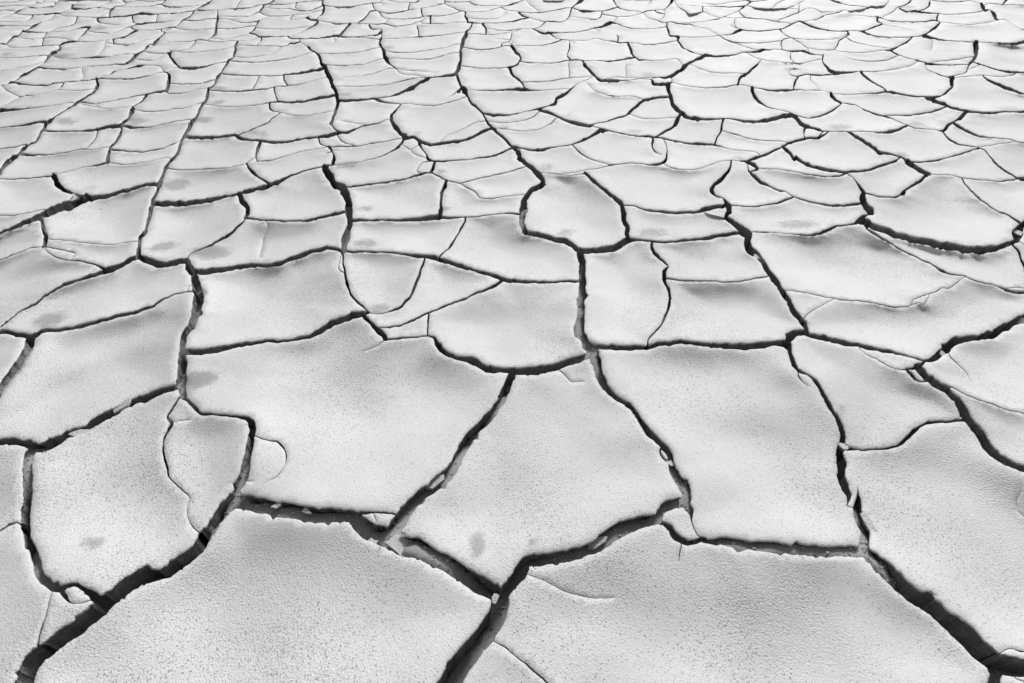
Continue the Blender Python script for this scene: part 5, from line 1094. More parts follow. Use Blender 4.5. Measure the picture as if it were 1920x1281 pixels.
for f in FACES:
    P = VA[f]
    lo = np.floor(P.min(0) / CELL).astype(int); hi = np.floor(P.max(0) / CELL).astype(int)
    for cy in range(lo[1], hi[1] + 1):
        for cx in range(lo[0], hi[0] + 1):
            ids = cells.get((cx, cy))
            if ids is None: continue
            Q = ck[ids]
            for k in range(1, len(f) - 1):
                a, b, c = P[0], P[k], P[k + 1]
                d1 = (b[0]-a[0])*(Q[:, 1]-a[1]) - (b[1]-a[1])*(Q[:, 0]-a[0])
                d2 = (c[0]-b[0])*(Q[:, 1]-b[1]) - (c[1]-b[1])*(Q[:, 0]-b[0])
                d3 = (a[0]-c[0])*(Q[:, 1]-c[1]) - (a[1]-c[1])*(Q[:, 0]-c[0])
                gap[ids] |= ((d1 >= 0) & (d2 >= 0) & (d3 >= 0)) | ((d1 <= 0) & (d2 <= 0) & (d3 <= 0))
solid = [i for i in range(len(cf)) if not gap[i] and X0 < ck[i, 0] < X1 and Y0 < ck[i, 1] < Y1]
e2f = {}
for i in solid:
    f = cf[i]
    for a, b in ((0, 1), (1, 2), (2, 0)):
        k = (f[a], f[b]) if f[a] < f[b] else (f[b], f[a])
        e2f.setdefault(k, []).append(i)
par = {i: i for i in solid}
def find(a):
    while par[a] != a:
        par[a] = par[par[a]]; a = par[a]
    return a
for fs in e2f.values():
    if len(fs) == 2:
        a, b = find(fs[0]), find(fs[1])
        if a != b: par[a] = b
comps = {}
for i in solid: comps.setdefault(find(i), []).append(i)

def tri_area(f):
    a, b, c = CV[f[0]], CV[f[1]], CV[f[2]]
    return abs((b[0]-a[0])*(c[1]-a[1]) - (b[1]-a[1])*(c[0]-a[0])) / 2

def waves_at(X, Y):
    """broad gentle swells of the whole sheet, dying away with distance"""
    k = 0.034 * np.clip(1.15 / np.clip(Y, 0.2, None), 0, 1) ** 1.8
    return k * (vnoise(X, Y, 2.7, 41.0) + 0.35 * vnoise(X, Y, 6.5, 12.0))

def vnoise(X, Y, sc, seed):
    return np.array([mnoise.noise((x * sc, y * sc, seed)) for x, y in zip(X, Y)])

# drifted sand on the plates: centre, half sizes and tilt in photograph pixels, strength
STAINS = [(372,712,40,17,-12,1),(92,600,38,14,-15,1),(395,472,44,15,-3,1),(305,463,32,10,-10,.9),(332,346,30,12,-8,1),(170,353,16,6,-10,.5),
 (686,456,30,9,0,.85),(688,391,18,7,0,.8),(650,309,28,8,-8,.8),(710,579,24,10,-8,.9),(1061,436,22,8,0,.7),(1222,437,38,11,0,.8),
 (1495,421,46,10,0,.8),(1025,313,16,9,0,.7),(175,1018,26,18,0,.75),(895,1022,19,26,10,.9),(1000,1015,16,12,-40,.7),(125,227,22,8,0,1),
 (257,226,24,8,0,.9),(383,225,22,7,0,1),(410,191,16,5.5,0,1),(410,165,22,4,0,.9),(480,250,36,9,8,.7),(650,178,17,5,0,.9),
 (782,249,14,3,0,.7),(945,240,11,5,0,.8),(828,322,12,6,0,.8),(1065,216,15,4.5,0,.7),(1190,246,22,4.5,0,.7),(1215,140,20,5.5,0,.8),
 (1385,297,15,6,0,.7),(1575,238,29,7,0,.8),(1720,233,22,6,8,.8),(1690,290,18,6,10,.8),(1890,203,30,6,0,.6),(118,104,22,6,-6,1),
 (15,102,18,4.5,0,1),(185,53,14,5,0,1),(148,10,16,4,0,.9),(126,25,10,3,0,.9),(730,89,12,4.5,0,.8),(510,13,12,3.5,0,.7),(450,110,14,3.5,0,.7),
 (1580,767,13,11,0,.6),(1113,645,18,12,40,.8),(378,548,14,10,0,.8),(1510,605,10,8,0,.7),(695,310,10,4,0,.5),(835,392,16,5,-8,.7),(330,1,10,3,0,.5)]

def sand_amount(px, py):
    s = np.zeros(len(px))
    for cx, cy, a, b, ang, k in STAINS:
        c, q = math.cos(math.radians(ang)), math.sin(math.radians(ang))
        dx, dy = px - cx, py - cy
        u, v = (dx * c + dy * q) / a, (-dx * q + dy * c) / b
        s = np.maximum(s, k * np.clip(1.45 - 1.1 * np.hypot(u, v), 0, 1))
    return s

from mathutils import kdtree
cp, cw = [], []
for p in CENTRES:
    q = p[p[:, 1] > -20]
    if len(q):
        X, Y = ground(q[:, 0], q[:, 1])
        X2, Y2 = ground(q[:, 0], q[:, 1] + 1.0)
        X3, Y3 = ground(q[:, 0] + 1.0, q[:, 1])
        tx = np.gradient(q[:, 0]) if len(q) > 1 else np.ones(1); ty = np.gradient(q[:, 1]) if len(q) > 1 else np.zeros(1)
        L = np.hypot(tx, ty) + 1e-9
        wm = q[:, 2] * np.hypot(np.abs(ty / L) * (X3 - X), np.abs(tx / L) * (Y2 - Y))
        cp += list(zip(X, Y)); cw += list(wm)
kd = kdtree.KDTree(len(cp))
for i, (x, y) in enumerate(cp): kd.insert((x, y, 0), i)
kd.balance()


def loops_of(tris):
    cnt = {}
    for i in tris:
        f = cf[i]
        a, b, c = CV[f[0]], CV[f[1]], CV[f[2]]
        o = f if (b[0]-a[0])*(c[1]-a[1]) - (b[1]-a[1])*(c[0]-a[0]) > 0 else f[::-1]
        for u, v in ((o[0], o[1]), (o[1], o[2]), (o[2], o[0])):
            if (v, u) in cnt: del cnt[(v, u)]
            else: cnt[(u, v)] = 1
    nxt = {}
    for u, v in cnt: nxt.setdefault(u, []).append(v)
    loops = []
    while nxt:
        s = next(iter(nxt)); lp = [s]; cur = s
        while True:
            if cur not in nxt: break
            v = nxt[cur].pop()
            if not nxt[cur]: del nxt[cur]
            if v == s: break
            lp.append(v); cur = v
        if len(lp) >= 3: loops.append(lp)
    return loops

def clean_loop(P2, dmin):
    """Drop points that crowd together."""
    keep = [0]
    for i in range(1, len(P2)):
        if np.hypot(*(P2[i] - P2[keep[-1]])) > dmin[i]: keep.append(i)
    if len(keep) > 3 and np.hypot(*(P2[keep[-1]] - P2[0])) < dmin[0]: keep.pop()
    return P2[keep]

def even_odd(C, segA, segB):
    x, y = C[:, 0][:, None], C[:, 1][:, None]
    ax, ay, bx, by = segA[:, 0], segA[:, 1], segB[:, 0], segB[:, 1]
    cond = (ay > y) != (by > y)
    with np.errstate(divide='ignore', invalid='ignore'):
        xi = ax + (y - ay) / (by - ay) * (bx - ax)
    return (np.sum(cond & (x < xi), axis=1) % 2) == 1

def build_plate(loops, seed, coarse=1.0, flake=False):
    L = []
    for lp in loops:
        P2 = CV[lp]
        dist = np.hypot(np.hypot(P2[:, 0], P2[:, 1]), CAM_H)
        Q = clean_loop(P2, 0.0009 * dist * coarse)
        if len(Q) >= 3: L.append(Q)
    if not L: return None
    B = np.vstack(L)
    off = np.cumsum([0] + [len(q) for q in L])
    nxt = np.arange(len(B)) + 1
    prv = np.arange(len(B)) - 1
    for a, b in zip(off[:-1], off[1:]): nxt[b - 1] = a; prv[a] = b - 1
    dist0 = math.hypot(math.hypot(*B.mean(0)), CAM_H)
    # inward normal (loops run counter-clockwise round the solid)
    t = B[nxt] - B[prv]
    tl = np.hypot(t[:, 0], t[:, 1]) + 1e-9
    nin = np.stack([-t[:, 1] / tl, t[:, 0] / tl], 1)
    # hairline splits do not curl: keep the lip away from them
    hair = np.zeros(len(B)); gapw = np.full(len(B), 0.008)
    for k in range(len(B)):
        _, hi, hd = kd.find((B[k, 0], B[k, 1], 0))
        if hd < 0.05: gapw[k] = max(0.001, cw[hi])
        if hd < 0.05: hair[k] = 0.12 * (1 - min(1, max(0, (cw[hi] - 0.003) / 0.007)))
    rr = np.minimum(0.0034, 0.22 * gapw)
    # splits that end inside this plate have the plate on both sides
    probe = B - nin * (gapw * 1.5 + 0.003)[:, None]
    inner = (hair > 0.02) & even_odd(probe, B, B[nxt])
    hair2 = np.where(inner, 0.15, 0.0)
    T = B + nin * (0.5 * rr)[:, None]
    # interior points
    s = 0.0105 * coarse
    xs0, ys0 = T.min(0); xs1, ys1 = T.max(0)
    pts = []
    y = ys0
    row = 0
    while y < ys1:
        st = s * math.hypot(max(y, 0.1), CAM_H) * (1.6 if y > 3 else 1.0)
        x = xs0 + (0.5 * st if row % 2 else 0)
        while x < xs1:
            pts.append((x + RNG.uniform(-.18, .18) * st, y + RNG.uniform(-.18, .18) * st)); x += st
        y += st * 0.87; row += 1
    I = np.array(pts).reshape(-1, 2)
    if len(I):
        I = I[even_odd(I, T, T[nxt])]
    if len(I):
        D = np.full(len(I), 1e9); DL = np.full(len(I), 1e9); DB = np.full(len(I), 1e9)
        for k in range(0, len(T), 400):
            dm = np.sqrt(((I[:, None, :] - T[None, k:k+400, :]) ** 2).sum(2))
            D = np.minimum(D, dm.min(1)); DL = np.minimum(DL, (dm + hair[None, k:k+400]).min(1)); DB = np.minimum(DB, (dm + hair2[None, k:k+400]).min(1))
        keep = D > 0.55 * s * np.hypot(np.clip(I[:, 1], .1, None), CAM_H)
        I, D, DL, DB = I[keep], D[keep], DL[keep], DB[keep]
    else:
        D = np.zeros(0); DL = np.zeros(0); DB = np.zeros(0)
    TDL = np.full(len(T), 1e9); TDB = np.full(len(T), 1e9)
    for k in range(0, len(T), 400):
        dm = np.sqrt(((T[:, None, :] - T[None, k:k+400, :]) ** 2).sum(2))
        TDL = np.minimum(TDL, (dm + hair[None, k:k+400]).min(1)); TDB = np.minimum(TDB, (dm + hair2[None, k:k+400]).min(1))
    A2 = np.vstack([T, I]) if len(I) else T
    edges = [(i, int(nxt[i])) for i in range(len(T))]
    vv, _, ff, ov, _, _ = geometry.delaunay_2d_cdt([Vector(p) for p in A2], edges, [], 0, 1e-6)
    Vt = np.array([(v.x, v.y) for v in vv])
    F = np.array([f for f in ff if len(f) == 3])
    if len(F) == 0: return None
    C = Vt[F].mean(1)
    F = F[even_odd(C, T, T[nxt])]
    if len(F) == 0: return None
    new_of = {}
    for j, o in enumerate(ov):
        for k in o: new_of[k] = j
    # height: a shallow dish whose rim curls up
    cen = C[even_odd(C, T, T[nxt])] if False else Vt[F].mean(1)
    ar = np.abs((Vt[F[:, 1]] - Vt[F[:, 0]])[:, 0] * (Vt[F[:, 2]] - Vt[F[:, 0]])[:, 1] - (Vt[F[:, 1]] - Vt[F[:, 0]])[:, 1] * (Vt[F[:, 2]] - Vt[F[:, 0]])[:, 0]) / 2
    area = ar.sum()
    c0 = (cen * ar[:, None]).sum(0) / area
    dd = cen - c0
    cov = (dd[:, :, None] * dd[:, None, :] * ar[:, None, None]).sum(0) / area + np.eye(2) * 1e-5
    iv = np.linalg.inv(cov)
    rad = math.sqrt(area / math.pi)
    ry = 2 * math.sqrt(cov[1, 1])
    tan_th = CAM_H / max(c0[1] - ry, 0.3)
    amp = 0.021 * (rad / 0.25) ** 0.7 * RNG.uniform(.8, 1.2) * (1 + 0.5 * min(1, max(0, (c0[1] - 0.8) / 1.6)))
    amp = min(amp, 0.34 * tan_th * ry / 2, 0.030)
    lip = min(0.0115 * min(1, rad / 0.2), 0.28 * tan_th * 0.045) * (1 - 0.6 * min(1.0, max(0.0, (c0[1] - 0.7) / 1.3)))
    far_k = min(1.0, max(0.0, (c0[1] - 0.7) / 1.3))
    bowl_s = max(0.03, 0.34 * rad)
    bowl_a = min(0.034 * min(1.3, rad / 0.25) * (0.2 + 0.8 * far_k), 0.34 * tan_th * bowl_s) * RNG.uniform(.8, 1.15)
    bpx, bpy, bz = pixel(B[:, 0], B[:, 1])
    cut = bool(((bpx < 0) | (bpx > PW) | (bpy > PH) | (bz < .05)).any())
    rsc = 0.2 if rad < 0.09 else min(0.25, max(0.05, 0.014 / (0.2 * tan_th)))
    wrim = 0.88 if (cut or rad < 0.09) else 0.85 - 0.5 * min(1, max(0, (c0[1] - 1.2) / 1.5))
    tilt = RNG.uniform(.1, .35) * amp
    tx = RNG.uniform(-.3, .3) * amp
    zoff = RNG.uniform(-.002, .002)
    def height(P, Db, Dl, W):
        d = P - c0
        q2 = np.einsum('ij,jk,ik->i', d, iv, d) / 4
        q2 = np.where(q2 > 1.6, 1.6 + (q2 - 1.6) * .3, q2)
        z = amp * (q2 - 0.75)
        z += lip * np.exp(-Dl / 0.034)
        z -= tilt * np.clip(d[:, 1] / (ry + 1e-6), -1.2, 1.2) + tx * np.clip(d[:, 0] / (rad + 1e-6), -1.2, 1.2)
        wr = W * np.exp(-Db / rsc)
        bowl = bowl_a * (1 - np.exp(-Db / bowl_s))
        waves = waves_at(P[:, 0], P[:, 1])
        return (z + zoff) * (1 - wr) + 0.008 * wr + waves - bowl
    Dv = np.zeros(len(Vt)); Dl = np.zeros(len(Vt))
    for k in range(len(A2)):
        if k in new_of:
            Dl[new_of[k]] = DL[k - len(T)] if k >= len(T) else TDL[k]
            Dv[new_of[k]] = DB[k - len(T)] if k >= len(T) else TDB[k]
    wv = 0.97 + (wrim - 0.97) * np.clip((gapw - 0.010) / 0.025, 0, 1)
    def soft(P):
        num = np.zeros(len(P)); den = np.full(len(P), 1e-12)
        for k in range(0, len(B), 400):
            E = np.exp(-np.sqrt(((P[:, None, :] - B[None, k:k+400, :]) ** 2).sum(2)) / 0.03)
            num += E @ wv[k:k+400]; den += E.sum(1)
        return np.where(den > 1e-9, num / np.maximum(den, 1e-9), wrim)
    z = height(Vt, Dv, Dl, soft(Vt))
    zb = height(B, TDB, TDL, soft(B))
    def lift(P, zz):
        """slide a point along its sight line to its height, so the traced outline keeps its place"""
        f = (CAM_H - zz) / CAM_H
        return np.column_stack([P[:, 0] * f, P[:, 1] * f, zz])
    top = lift(Vt, z)
    # broken sides
    thick = 0.05 * (1 + .25 * RNG.uniform(-1, 1)) * (0.55 if rad < 0.07 else 1.0)
    B3 = lift(B, zb)
    nz = np.array([[mnoise.noise((p[0] * 60, p[1] * 60, seed + k)) for k in (0, 3.3, 7.7)] for p in B3])
    def ring(inset, dz):
        P = B3.copy()
        P[:, :2] += nin * np.asarray(inset)[:, None]
        P[:, 2] -= dz
        return P
    sc = min(1.0, dist0 / 1.2) 
    r1 = ring(-0.5 * rr, 0.9 * rr + 0.0002)
    r2 = ring(-0.45 * rr + np.minimum(0.0012, rr) * np.abs(nz[:, 0]), np.maximum(rr * 1.2, 0.0046 + 0.002 * nz[:, 1]))
    r3 = ring(0.004 + 0.007 * np.clip(nz[:, 1] + .3, 0, 1), 0.015 + 0.006 * nz[:, 2])
    r4 = ring(0.006 + 0.004 * nz[:, 2], thick + 0 * zb)
    r4[:, 2] = np.minimum(r4[:, 2], -0.140)
    n0 = len(top)
    nb = len(B)
    verts = np.vstack([top, r1, r2, r3, r4])
    faces = [tuple(int(v) for v in f) for f in F]
    # make top faces point up
    fixed = []
    for f in faces:
        a, b, c = Vt[f[0]], Vt[f[1]], Vt[f[2]]
        fixed.append(f if (b[0]-a[0])*(c[1]-a[1]) - (b[1]-a[1])*(c[0]-a[0]) > 0 else f[::-1])
    faces = fixed
    ntop = len(faces)
    for i in range(nb):
        j = int(nxt[i])
        ti, tj = new_of.get(i), new_of.get(j)
        if ti is None or tj is None or ti == tj: continue
        faces.append((tj, ti, n0 + i, n0 + j))
    nbev = len(faces)
    for k in range(3):
        a0, b0 = n0 + k * nb, n0 + (k + 1) * nb
        for i in range(nb):
            j = int(nxt[i])
            faces.append((a0 + j, a0 + i, b0 + i, b0 + j))
    # underside: the outline closed with the same triangulation is not seen; a simple fan closes it
    px, py, zc = pixel(verts[:, 0], verts[:, 1], verts[:, 2])
    sand = sand_amount(px, py); sand[n0:] = 0
    wall = np.zeros(len(verts)); wall[n0 + 2 * nb:] = 1.0; wall[n0 + nb:n0 + 2 * nb] = 0.45; wall[n0:n0 + nb] = 0.0  # lower rings take the roughness and painted-in crack shade in full
    return dict(verts=verts, faces=faces, ntop=ntop, nbev=nbev, sand=sand, wall=wall, c=(c0[0], c0[1]), area=area, rad=rad)

def make_mesh(name, d, origin):
    me = bpy.data.meshes.new(name)
    v = d['verts'] - np.array(origin)
    me.from_pydata(v.tolist(), [], d['faces'])
    sm = np.zeros(len(d['faces']), bool); sm[:d['nbev']] = True
    me.polygons.foreach_set("use_smooth", sm)
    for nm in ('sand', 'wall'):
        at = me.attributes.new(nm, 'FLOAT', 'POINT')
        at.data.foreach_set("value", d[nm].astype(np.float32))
    me.materials.append(MUD)
    me.update()
    return me

info = []
for root, tris in comps.items():
    a = sum(tri_area(cf[i]) for i in tris)
    pts = CV[np.unique(np.array([cf[i] for i in tris]).ravel())]
    px, py, zc = pixel(pts[:, 0], pts[:, 1])
    vis = (zc > 0.05) & (px > 2) & (px < PW - 2) & (py > 1) & (py < PH - 2)
    # share of the picture: summed triangle areas in pixels, cut roughly at the frame
    pa = 0.0
    if vis.any():
        for i in tris:
            q = CV[cf[i]]
            x, y, zz = pixel(q[:, 0], q[:, 1])
            if (zz < .05).any(): continue
            x = np.clip(x, 0, PW); y = np.clip(y, 0, PH)
            pa += abs((x[1]-x[0])*(y[2]-y[0]) - (y[1]-y[0])*(x[2]-x[0])) / 2
    info.append((pa, a, root, tris))
info.sort(key=lambda q: (-q[0], -q[1]))

label_rows = []
for line in LABELS.strip().splitlines():
    q = line.split("|")
    xy = q[0].split(",")
    label_rows.append((float(xy[0]), float(xy[1]), q[1].strip()))

plates = []
stuff_parts = []
nplate = 0
for idx, (pa, a, root, tris) in enumerate(info):
    visible = pa > 14
    if not visible and a < 0.004: continue
    if visible and pa < 40 and a < 0.0006: continue
    d = build_plate(loops_of(tris), idx * 0.713 + 2.0, 1.0 if visible else 3.0)
    if d is None: continue
    if visible:
        d['pa'] = pa; d['tris'] = tris
        plates.append(d)
    else:
        stuff_parts.append(d)

big = [d for d in plates]
objs = []
for k, d in enumerate(big):
    flake = d['rad'] < 0.055 and d['pa'] < 2600
    name = "mud_flake" if flake else "mud_plate"
    z0 = float(d['verts'][:, 2].min())
    o = (d['c'][0], d['c'][1], z0)
    ob = bpy.data.objects.new(name, make_mesh(name, d, o))
    ob.location = o
    COL.objects.link(ob)
    ob["category"] = "mud flake" if flake else "mud plate"
    ob["group"] = "loose mud flakes in the cracks" if flake else "curled plates of cracked dry mud"
    objs.append((ob, d))

# loose chips lying in the cracks: place, length and breadth in photograph pixels, turn, label
CHIPS = [
 (815,901,34,15,-28,"oval pale flake wedged in the wide crack down the middle"),
 (752,1027,66,30,35,"broad thin flake lying flat on the sand below the middle crack junction"),
 (700,1017,20,11,15,"small grey crumb below the triangular flake"),
 (1118,1018,42,14,-22,"long curved flake leaning on the underside of the stained middle plate"),
 (928,1124,10,15,20,"small upright crumb by the corner above the deep bottom crack"),
 (1628,981,12,20,5,"little round chip at the right crack just above its fork"),
 (230,762,24,11,-30,"pale sliver across the dark crack left of the stained junction"),
 (147,813,28,10,-8,"thin flake at the lower lip of the far left crack"),
 (1258,868,9,16,-30,"tiny curled chip in the crack right of the middle plate"),
 (1582,838,16,12,20,"crumb where the curved crack joins the upright crack on the right"),
 (137,370,15,9,-35,"broken chip across the dark crack near the left edge"),
 (1908,436,16,12,10,"crumb in the dark gap at the right edge"),
 (1427,486,16,11,35,"chip in the black crack below the junction right of the middle"),
 (1745,722,22,10,35,"broken rubble chip in the crack at the right"),
 (1772,668,14,9,40,"small dark chip in the split below the right crack corner"),
 (520,947,16,9,-30,"crumb on the sand of the level crack below the big plate"),
 (575,958,18,8,20,"flat chip on the sand below the rim of the big plate"),
 (1113,655,10,5,35,"tiny chip on the sand where four plates meet"),
]
def chip(px, py, ln, br, ang, label, k):
    zt = -0.003
    X, Y = ground(px, py, zt)
    X, Y = float(X), float(Y)
    sc_ = math.hypot(math.hypot(X, Y), CAM_H) / FPX
    fore = math.sin(math.atan2(CAM_H, Y))
    n_ = 7 + k % 3
    c, q = math.cos(math.radians(-ang)), math.sin(math.radians(-ang))
    tl, tw = RNG.uniform(-.22, .22), RNG.uniform(-.2, .3)
    rings = []
    for inset, dz in ((0.0, 0.0), (0.07, 0.0016), (0.02, -0.005), (0.22, -0.012)):
        ring_ = []
        for i in range(n_):
            a = 2 * math.pi * i / n_
            r = 1 + 0.9 * mnoise.noise((math.cos(a) * 2.1, math.sin(a) * 2.1, k * 3.7)) - inset
            u = math.copysign(abs(math.cos(a)) ** 0.8, math.cos(a)) * ln / 2 * r
            v = math.copysign(abs(math.sin(a)) ** 0.8, math.sin(a)) * br / 2 * r
            x = (u * c - v * q) * sc_; y = (u * q + v * c) * sc_ / fore
            ring_.append((x, y, zt + dz * min(1, sc_ * ln / .03) + tl * x + tw * y))
        rings.append(ring_)
    vs = rings[1] + rings[0] + rings[2] + rings[3]
    fs = [tuple(range(n_))]
    for r in range(3):
        for i in range(n_):
            j = (i + 1) % n_
            fs.append((r * n_ + i, (r + 1) * n_ + i, (r + 1) * n_ + j, r * n_ + j))
    fs.append(tuple(range(4 * n_ - 1, 3 * n_ - 1, -1)))
    me = bpy.data.meshes.new("mud_flake")
    me.from_pydata(vs, [], fs)
    me.materials.append(MUD)
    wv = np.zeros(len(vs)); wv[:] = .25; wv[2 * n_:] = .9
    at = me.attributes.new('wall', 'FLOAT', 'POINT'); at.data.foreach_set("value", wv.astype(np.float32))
    ob = bpy.data.objects.new("mud_flake", me)
    ob.location = (X, Y, 0)
    ob["label"] = label; ob["category"] = "mud flake"; ob["group"] = "loose mud flakes in the cracks"
    COL.objects.link(ob)
for k, q in enumerate(CHIPS): chip(*q, k)

# every plate says which one it is: written out for the nearer ones, worked out from its shape and neighbours farther back
taken = set()
pcs = [tuple(float(v) for v in pixel(d['c'][0], d['c'][1])[:2]) for _, d in objs]
cand = sorted((math.hypot((pcs[i][0] - r[0]) * (0.35 if r[0] < 0 or r[0] > PW else 1), pcs[i][1] - r[1]), i, j) for i in range(len(objs)) for j, r in enumerate(label_rows))
got_r = set()
for dd_, i, j in cand:
    if dd_ > 22: break
    if i in taken or j in got_r: continue
    objs[i][0]["label"] = label_rows[j][2]
    taken.add(i); got_r.add(j)
# plates cut by the frame: match by the middle of what shows
def seen_mid(d):
    v = d['verts']
    x, y, z = pixel(v[:, 0], v[:, 1], v[:, 2])
    m = (x > 0) & (x < PW) & (y > 0) & (y < PH) & (z > .05)
    return (float(x[m].mean()), float(y[m].mean())) if m.any() else None
mids = {i: seen_mid(d) for i, (_, d) in enumerate(objs) if i not in taken and d['pa'] > 900}
cand = sorted((math.hypot((mids[i][0] - min(max(r[0], 20), PW - 20)) * 0.4, mids[i][1] - min(r[1], PH - 40)), i, j) for i in mids if mids[i] for j, r in enumerate(label_rows) if j not in got_r and (r[0] < 0 or r[0] > PW or r[1] > PH))
for dd_, i, j in cand:
    if dd_ > 110: break
    if i in taken or j in got_r: continue
    objs[i][0]["label"] = label_rows[j][2]
    taken.add(i); got_r.add(j)
    print("by view", mids[i], label_rows[j])
print("labels unused:", [r for j, r in enumerate(label_rows) if j not in got_r])
def size_word(d):
    v = d['verts']
    px, py, _ = pixel(v[:, 0], v[:, 1], v[:, 2])
    px = np.clip(px, 0, PW); py = np.clip(py, 0, PH)
    w, h = np.ptp(px), max(np.ptp(py), 1.0)
    typical = 0.30 * ((py.mean() + 190))
    size = "tiny" if w < 0.4 * typical else "small" if w < 0.75 * typical else "broad" if w > 1.5 * typical else "mid-sized"
    shape = "thin strip" if w / h > 7.5 else "plate" if w / h > 2.6 else "squarish plate"
    return size, shape
ANCHORS = [(-30, 221, "the unstained plate at the left edge"), (91, 185, "the strip with a raised dark end"), (165, 220, "the plate with the darkest oval stain"),
 (322, 188, "the bowed plate left of the left crack"), (452, 183, "the oval stained plate"), (572, 169, "the thick edged plate"),
 (704, 168, "the thin smudged plate"), (808, 171, "the long plate behind the rounded one"), (962, 186, "the bowl plate"), (1136, 182, "the raised peaked plate"),
 (1348, 190, "the wide saucer plate"), (1496, 189, "the saucer with the hook crack"), (1667, 193, "the plate with the white rim"), (1867, 182, "the broad humped plate"),
 (-44, 90, "the left edge stained plate"), (160, 115, "the wedge stained plate"), (1953, 20, "the broad upper right plate"), (1753, 92, "the upright hairline plate"),
 (205, 51, "the small stained far plate"), (22, 34, "the far left edge strip"), (103, 43, "the thick edged far plate"), (1815, 33, "the notched far plate")]
ORD = ["first", "second", "third", "fourth", "fifth", "sixth", "seventh", "eighth", "ninth", "tenth", "eleventh", "twelfth", "thirteenth", "fourteenth", "fifteenth", "sixteenth", "seventeenth", "eighteenth", "nineteenth", "twentieth"]
lanes = {}
AX_ = [(float(ground(x, y)[0]), float(ground(x, y)[1])) for x, y, _ in ANCHORS]
for i, (ob, d) in enumerate(objs):
    if i in taken: continue
    k = min(range(len(AX_)), key=lambda q: abs(AX_[q][0] - d['c'][0]) + 0.10 * abs(d['c'][1] - AX_[q][1]) + (50 if AX_[q][1] > d['c'][1] else 0))
    lanes.setdefault(k, []).append((d['c'][1], i))
for k, rows in lanes.items():
    rows.sort()
    for n_, (yy, i) in enumerate(rows):
        ob, d = objs[i]
        sw, sh = size_word(d)
        stained = bool(((d['sand'] > 0.45).sum()) > max(3, 0.04 * d['ntop'] / 2)) and d['pa'] > 300
        noun = ("flake" if ob["category"] == "mud flake" else sh)
        ob["label"] = "%s%s %s, %s back in line behind %s" % (sw, " stained" if stained else "", noun, ORD[min(n_, 19)], ANCHORS[k][2])
    print(ANCHORS[k][2], len(rows))

def join(parts):
    vs, fs, nb_, sn, wa, off = [], [], [], [], [], 0
    for d in parts:
        vs.append(d['verts']); fs += [tuple(i + off for i in f) for f in d['faces']]
        sm = [True] * d['nbev'] + [False] * (len(d['faces']) - d['nbev']); nb_ += sm
        sn.append(d['sand']); wa.append(d['wall']); off += len(d['verts'])
    return np.vstack(vs), fs, nb_, np.concatenate(sn), np.concatenate(wa)

if stuff_parts:
    v, f, sm, sn, wa = join(stuff_parts)
    me = bpy.data.meshes.new("outer_mud_crust")
    me.from_pydata(v.tolist(), [], f)
    me.polygons.foreach_set("use_smooth", np.array(sm))
    for nm, arr in (('sand', sn), ('wall', wa)):
        at = me.attributes.new(nm, 'FLOAT', 'POINT'); at.data.foreach_set("value", arr.astype(np.float32))
    me.materials.append(MUD)
    ob = bpy.data.objects.new("outer_mud_crust", me)
    ob["kind"] = "stuff"
    ob["label"] = "cracked dry mud carrying on beyond the nearer plates"
    ob["category"] = "cracked mud"
    COL.objects.link(ob)

# ------------------------------------------------------------------ sandy floor of the cracks, out to the horizon
LEVEL = [(50,900,1),(60,1040,1),(85,1080,.9),(458,890,.9),(520,955,.9),(600,965,.8),(830,890,.7),(760,960,.6),(830,1045,1),(780,1020,1),(1400,1035,1),(1550,1040,1),
 (1615,950,.9),(1615,1010,1),(1210,985,.6),(1180,1005,.9),(1080,1050,.7),(360,590,.9),(345,720,1),(343,680,.6),(1085,560,.8),(1085,620,1),(1115,660,1.2),(1150,760,.9),(930,740,.6),
 (1690,960,.6),(650,430,.9),(985,400,.8),(15,680,.8),(1500,255,.6),(1270,900,.9),(1290,920,1),(50,965,0),(50,1005,0),(100,1200,0),(60,1250,0),(200,1130,0),(880,1200,0),(850,1230,0),(930,1120,.1),
 (1800,1180,.1),(1890,1250,0),(1590,880,0),(1585,860,0),(1900,610,0),(1850,630,0),(960,695,0),(1410,450,0),(470,830,.1),(340,650,.2),(250,1090,.4),(330,1060,.6),(400,990,.6),(1350,330,.3),(410,300,.4)]
lv = [(float(ground(x, y)[0]), float(ground(x, y)[1]), k) for x, y, k in LEVEL]
def axis(lim_near, step, far):
    a = [0.0]
    while a[-1] < far:
        a.append(a[-1] + (step if a[-1] < lim_near else (a[-1] - lim_near) * 0.15 + step))
    return a
ax = axis(1.9, 0.014, 1200.0); XS = np.array([-v for v in ax[:0:-1]] + ax)
YS = np.array([-v for v in axis(0.02, 0.014, 1200.0)[:0:-1]] + axis(2.6, 0.014, 1200.0))
GX, GY = np.meshgrid(XS, YS)
gx, gy = GX.ravel(), GY.ravel()
near = (np.abs(gx) < 9) & (gy > -2) & (gy < 13)
f = np.full(len(gx), 0.35)
nse = np.zeros(len(gx))
ii = np.where(near)[0]
nse[ii] = vnoise(gx[ii], gy[ii], 5.0, 3.3) * .7 + vnoise(gx[ii], gy[ii], 14.0, 8.1) * .35
num = 0.66 + 0.3 * nse; den = np.ones(len(gx))
for x, y, k in lv:
    k = 0.45 + 0.55 * k
    w = 8.0 * np.exp(-((gx - x) ** 2 + (gy - y) ** 2) / (2 * 0.05 ** 2))
    num = num + w * k; den = den + w
f = num / den
kw = kdtree.KDTree(len(cp))
for i, (x, y) in enumerate(cp):
    if cw[i] > 0.0075: kw.insert((x, y, 0), i)
kw.balance()
dc = np.full(len(gx), 0.5)
for i in ii: dc[i] = kw.find((gx[i], gy[i], 0))[2]
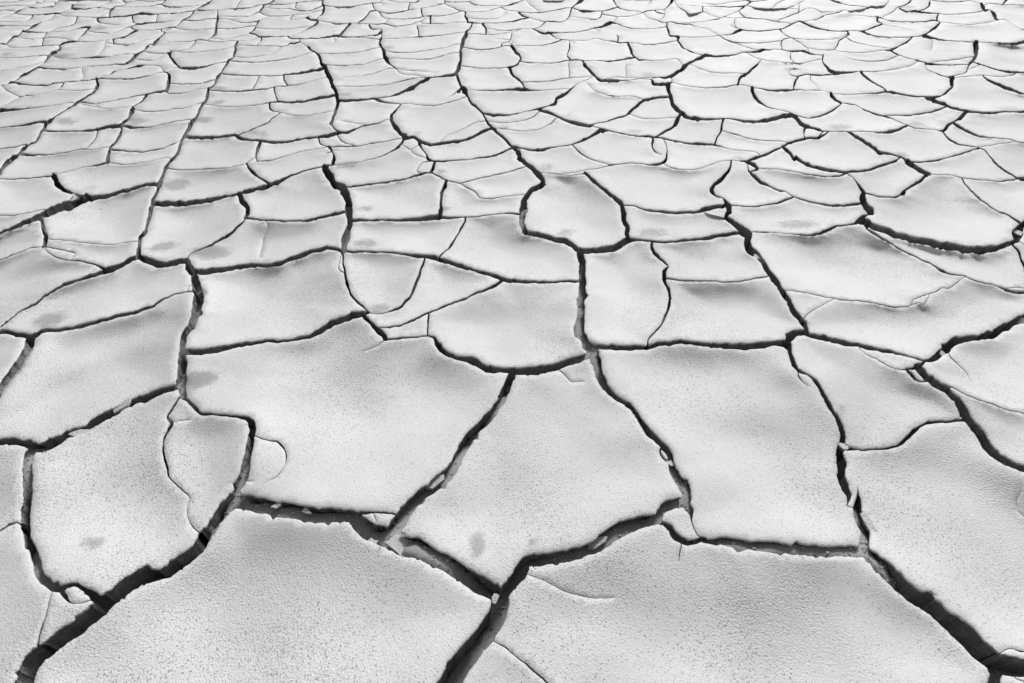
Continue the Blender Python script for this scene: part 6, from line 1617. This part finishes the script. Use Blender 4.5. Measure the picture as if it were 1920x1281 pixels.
open_f = np.clip((0.042 - dc) / 0.022, 0, 1) * np.clip((2.5 - gy) / 0.5, 0, 1)
gz = -0.130 + 0.129 * np.clip(f, -0.1, 1.05) * open_f
gz[ii] += waves_at(gx[ii], gy[ii]) - 0.026 * np.clip((gy[ii] - 0.85) / 0.5, 0, 1)
gz[ii] += 0.003 * vnoise(gx[ii], gy[ii], 40.0, 5.5)
nxg, nyg = len(XS), len(YS)
fc = [(j * nxg + i, j * nxg + i + 1, (j + 1) * nxg + i + 1, (j + 1) * nxg + i) for j in range(nyg - 1) for i in range(nxg - 1)]
me = bpy.data.meshes.new("ground")
me.from_pydata(np.column_stack([gx, gy, gz]).tolist(), [], fc)
me.polygons.foreach_set("use_smooth", np.ones(len(fc), bool))
me.materials.append(SAND)
go = bpy.data.objects.new("ground", me)
go["kind"] = "structure"
COL.objects.link(go)

# crumbs and grit lying in the cracks: too many to count, one object
cx0, cy0 = XS, YS
def floor_at(x, y):
    i = min(max(int(np.searchsorted(XS, x)) - 1, 0), nxg - 2); j = min(max(int(np.searchsorted(YS, y)) - 1, 0), nyg - 2)
    u = (x - XS[i]) / (XS[i + 1] - XS[i]); v = (y - YS[j]) / (YS[j + 1] - YS[j])
    g = lambda a, b: gz[b * nxg + a]
    return (g(i, j) * (1 - u) + g(i + 1, j) * u) * (1 - v) + (g(i, j + 1) * (1 - u) + g(i + 1, j + 1) * u) * v
vs, fs = [], []
for p in CENTRES:
    for q in p:
        if q[1] < 330 or q[2] < 5 or not inside_frame(q[0], q[1], 20): continue
        for _ in range(RNG.poisson(1.9)):
            x, y = ground(q[0] + RNG.uniform(-.42, .42) * q[2], q[1] + RNG.uniform(-.42, .42) * q[2])
            x, y = float(x), float(y)
            r = 0.0010 + 0.0046 * RNG.rand() ** 4
            z = floor_at(x, y) + 0.3 * r
            b0 = len(vs)
            for d in ((1,0,0),(-.5,.8,.1),(-.6,-.8,-.1),(.1,.1,.9),(0,-.1,-.9)):
                vs.append((x + r * (d[0] + RNG.uniform(-.35, .35)), y + r * (d[1] + RNG.uniform(-.35, .35)), z + r * (d[2] * .8 + RNG.uniform(-.3, .3))))
            for t in ((0,1,3),(1,2,3),(2,0,3),(1,0,4),(2,1,4),(0,2,4)): fs.append(tuple(b0 + i for i in t))
me = bpy.data.meshes.new("mud_crumbs")
me.from_pydata(vs, [], fs)
me.materials.append(MUD)
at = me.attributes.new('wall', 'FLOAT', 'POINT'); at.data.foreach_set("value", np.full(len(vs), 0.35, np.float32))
co = bpy.data.objects.new("mud_crumbs", me)
co["kind"] = "stuff"; co["label"] = "loose grey grit and crumbs on the sand inside the cracks"; co["category"] = "crumbs"
COL.objects.link(co)

print("plates", len(plates), "stuff", len(stuff_parts), "tris", sum(len(d['faces']) for d in plates))
print("script seconds", time.time() - TIME0)
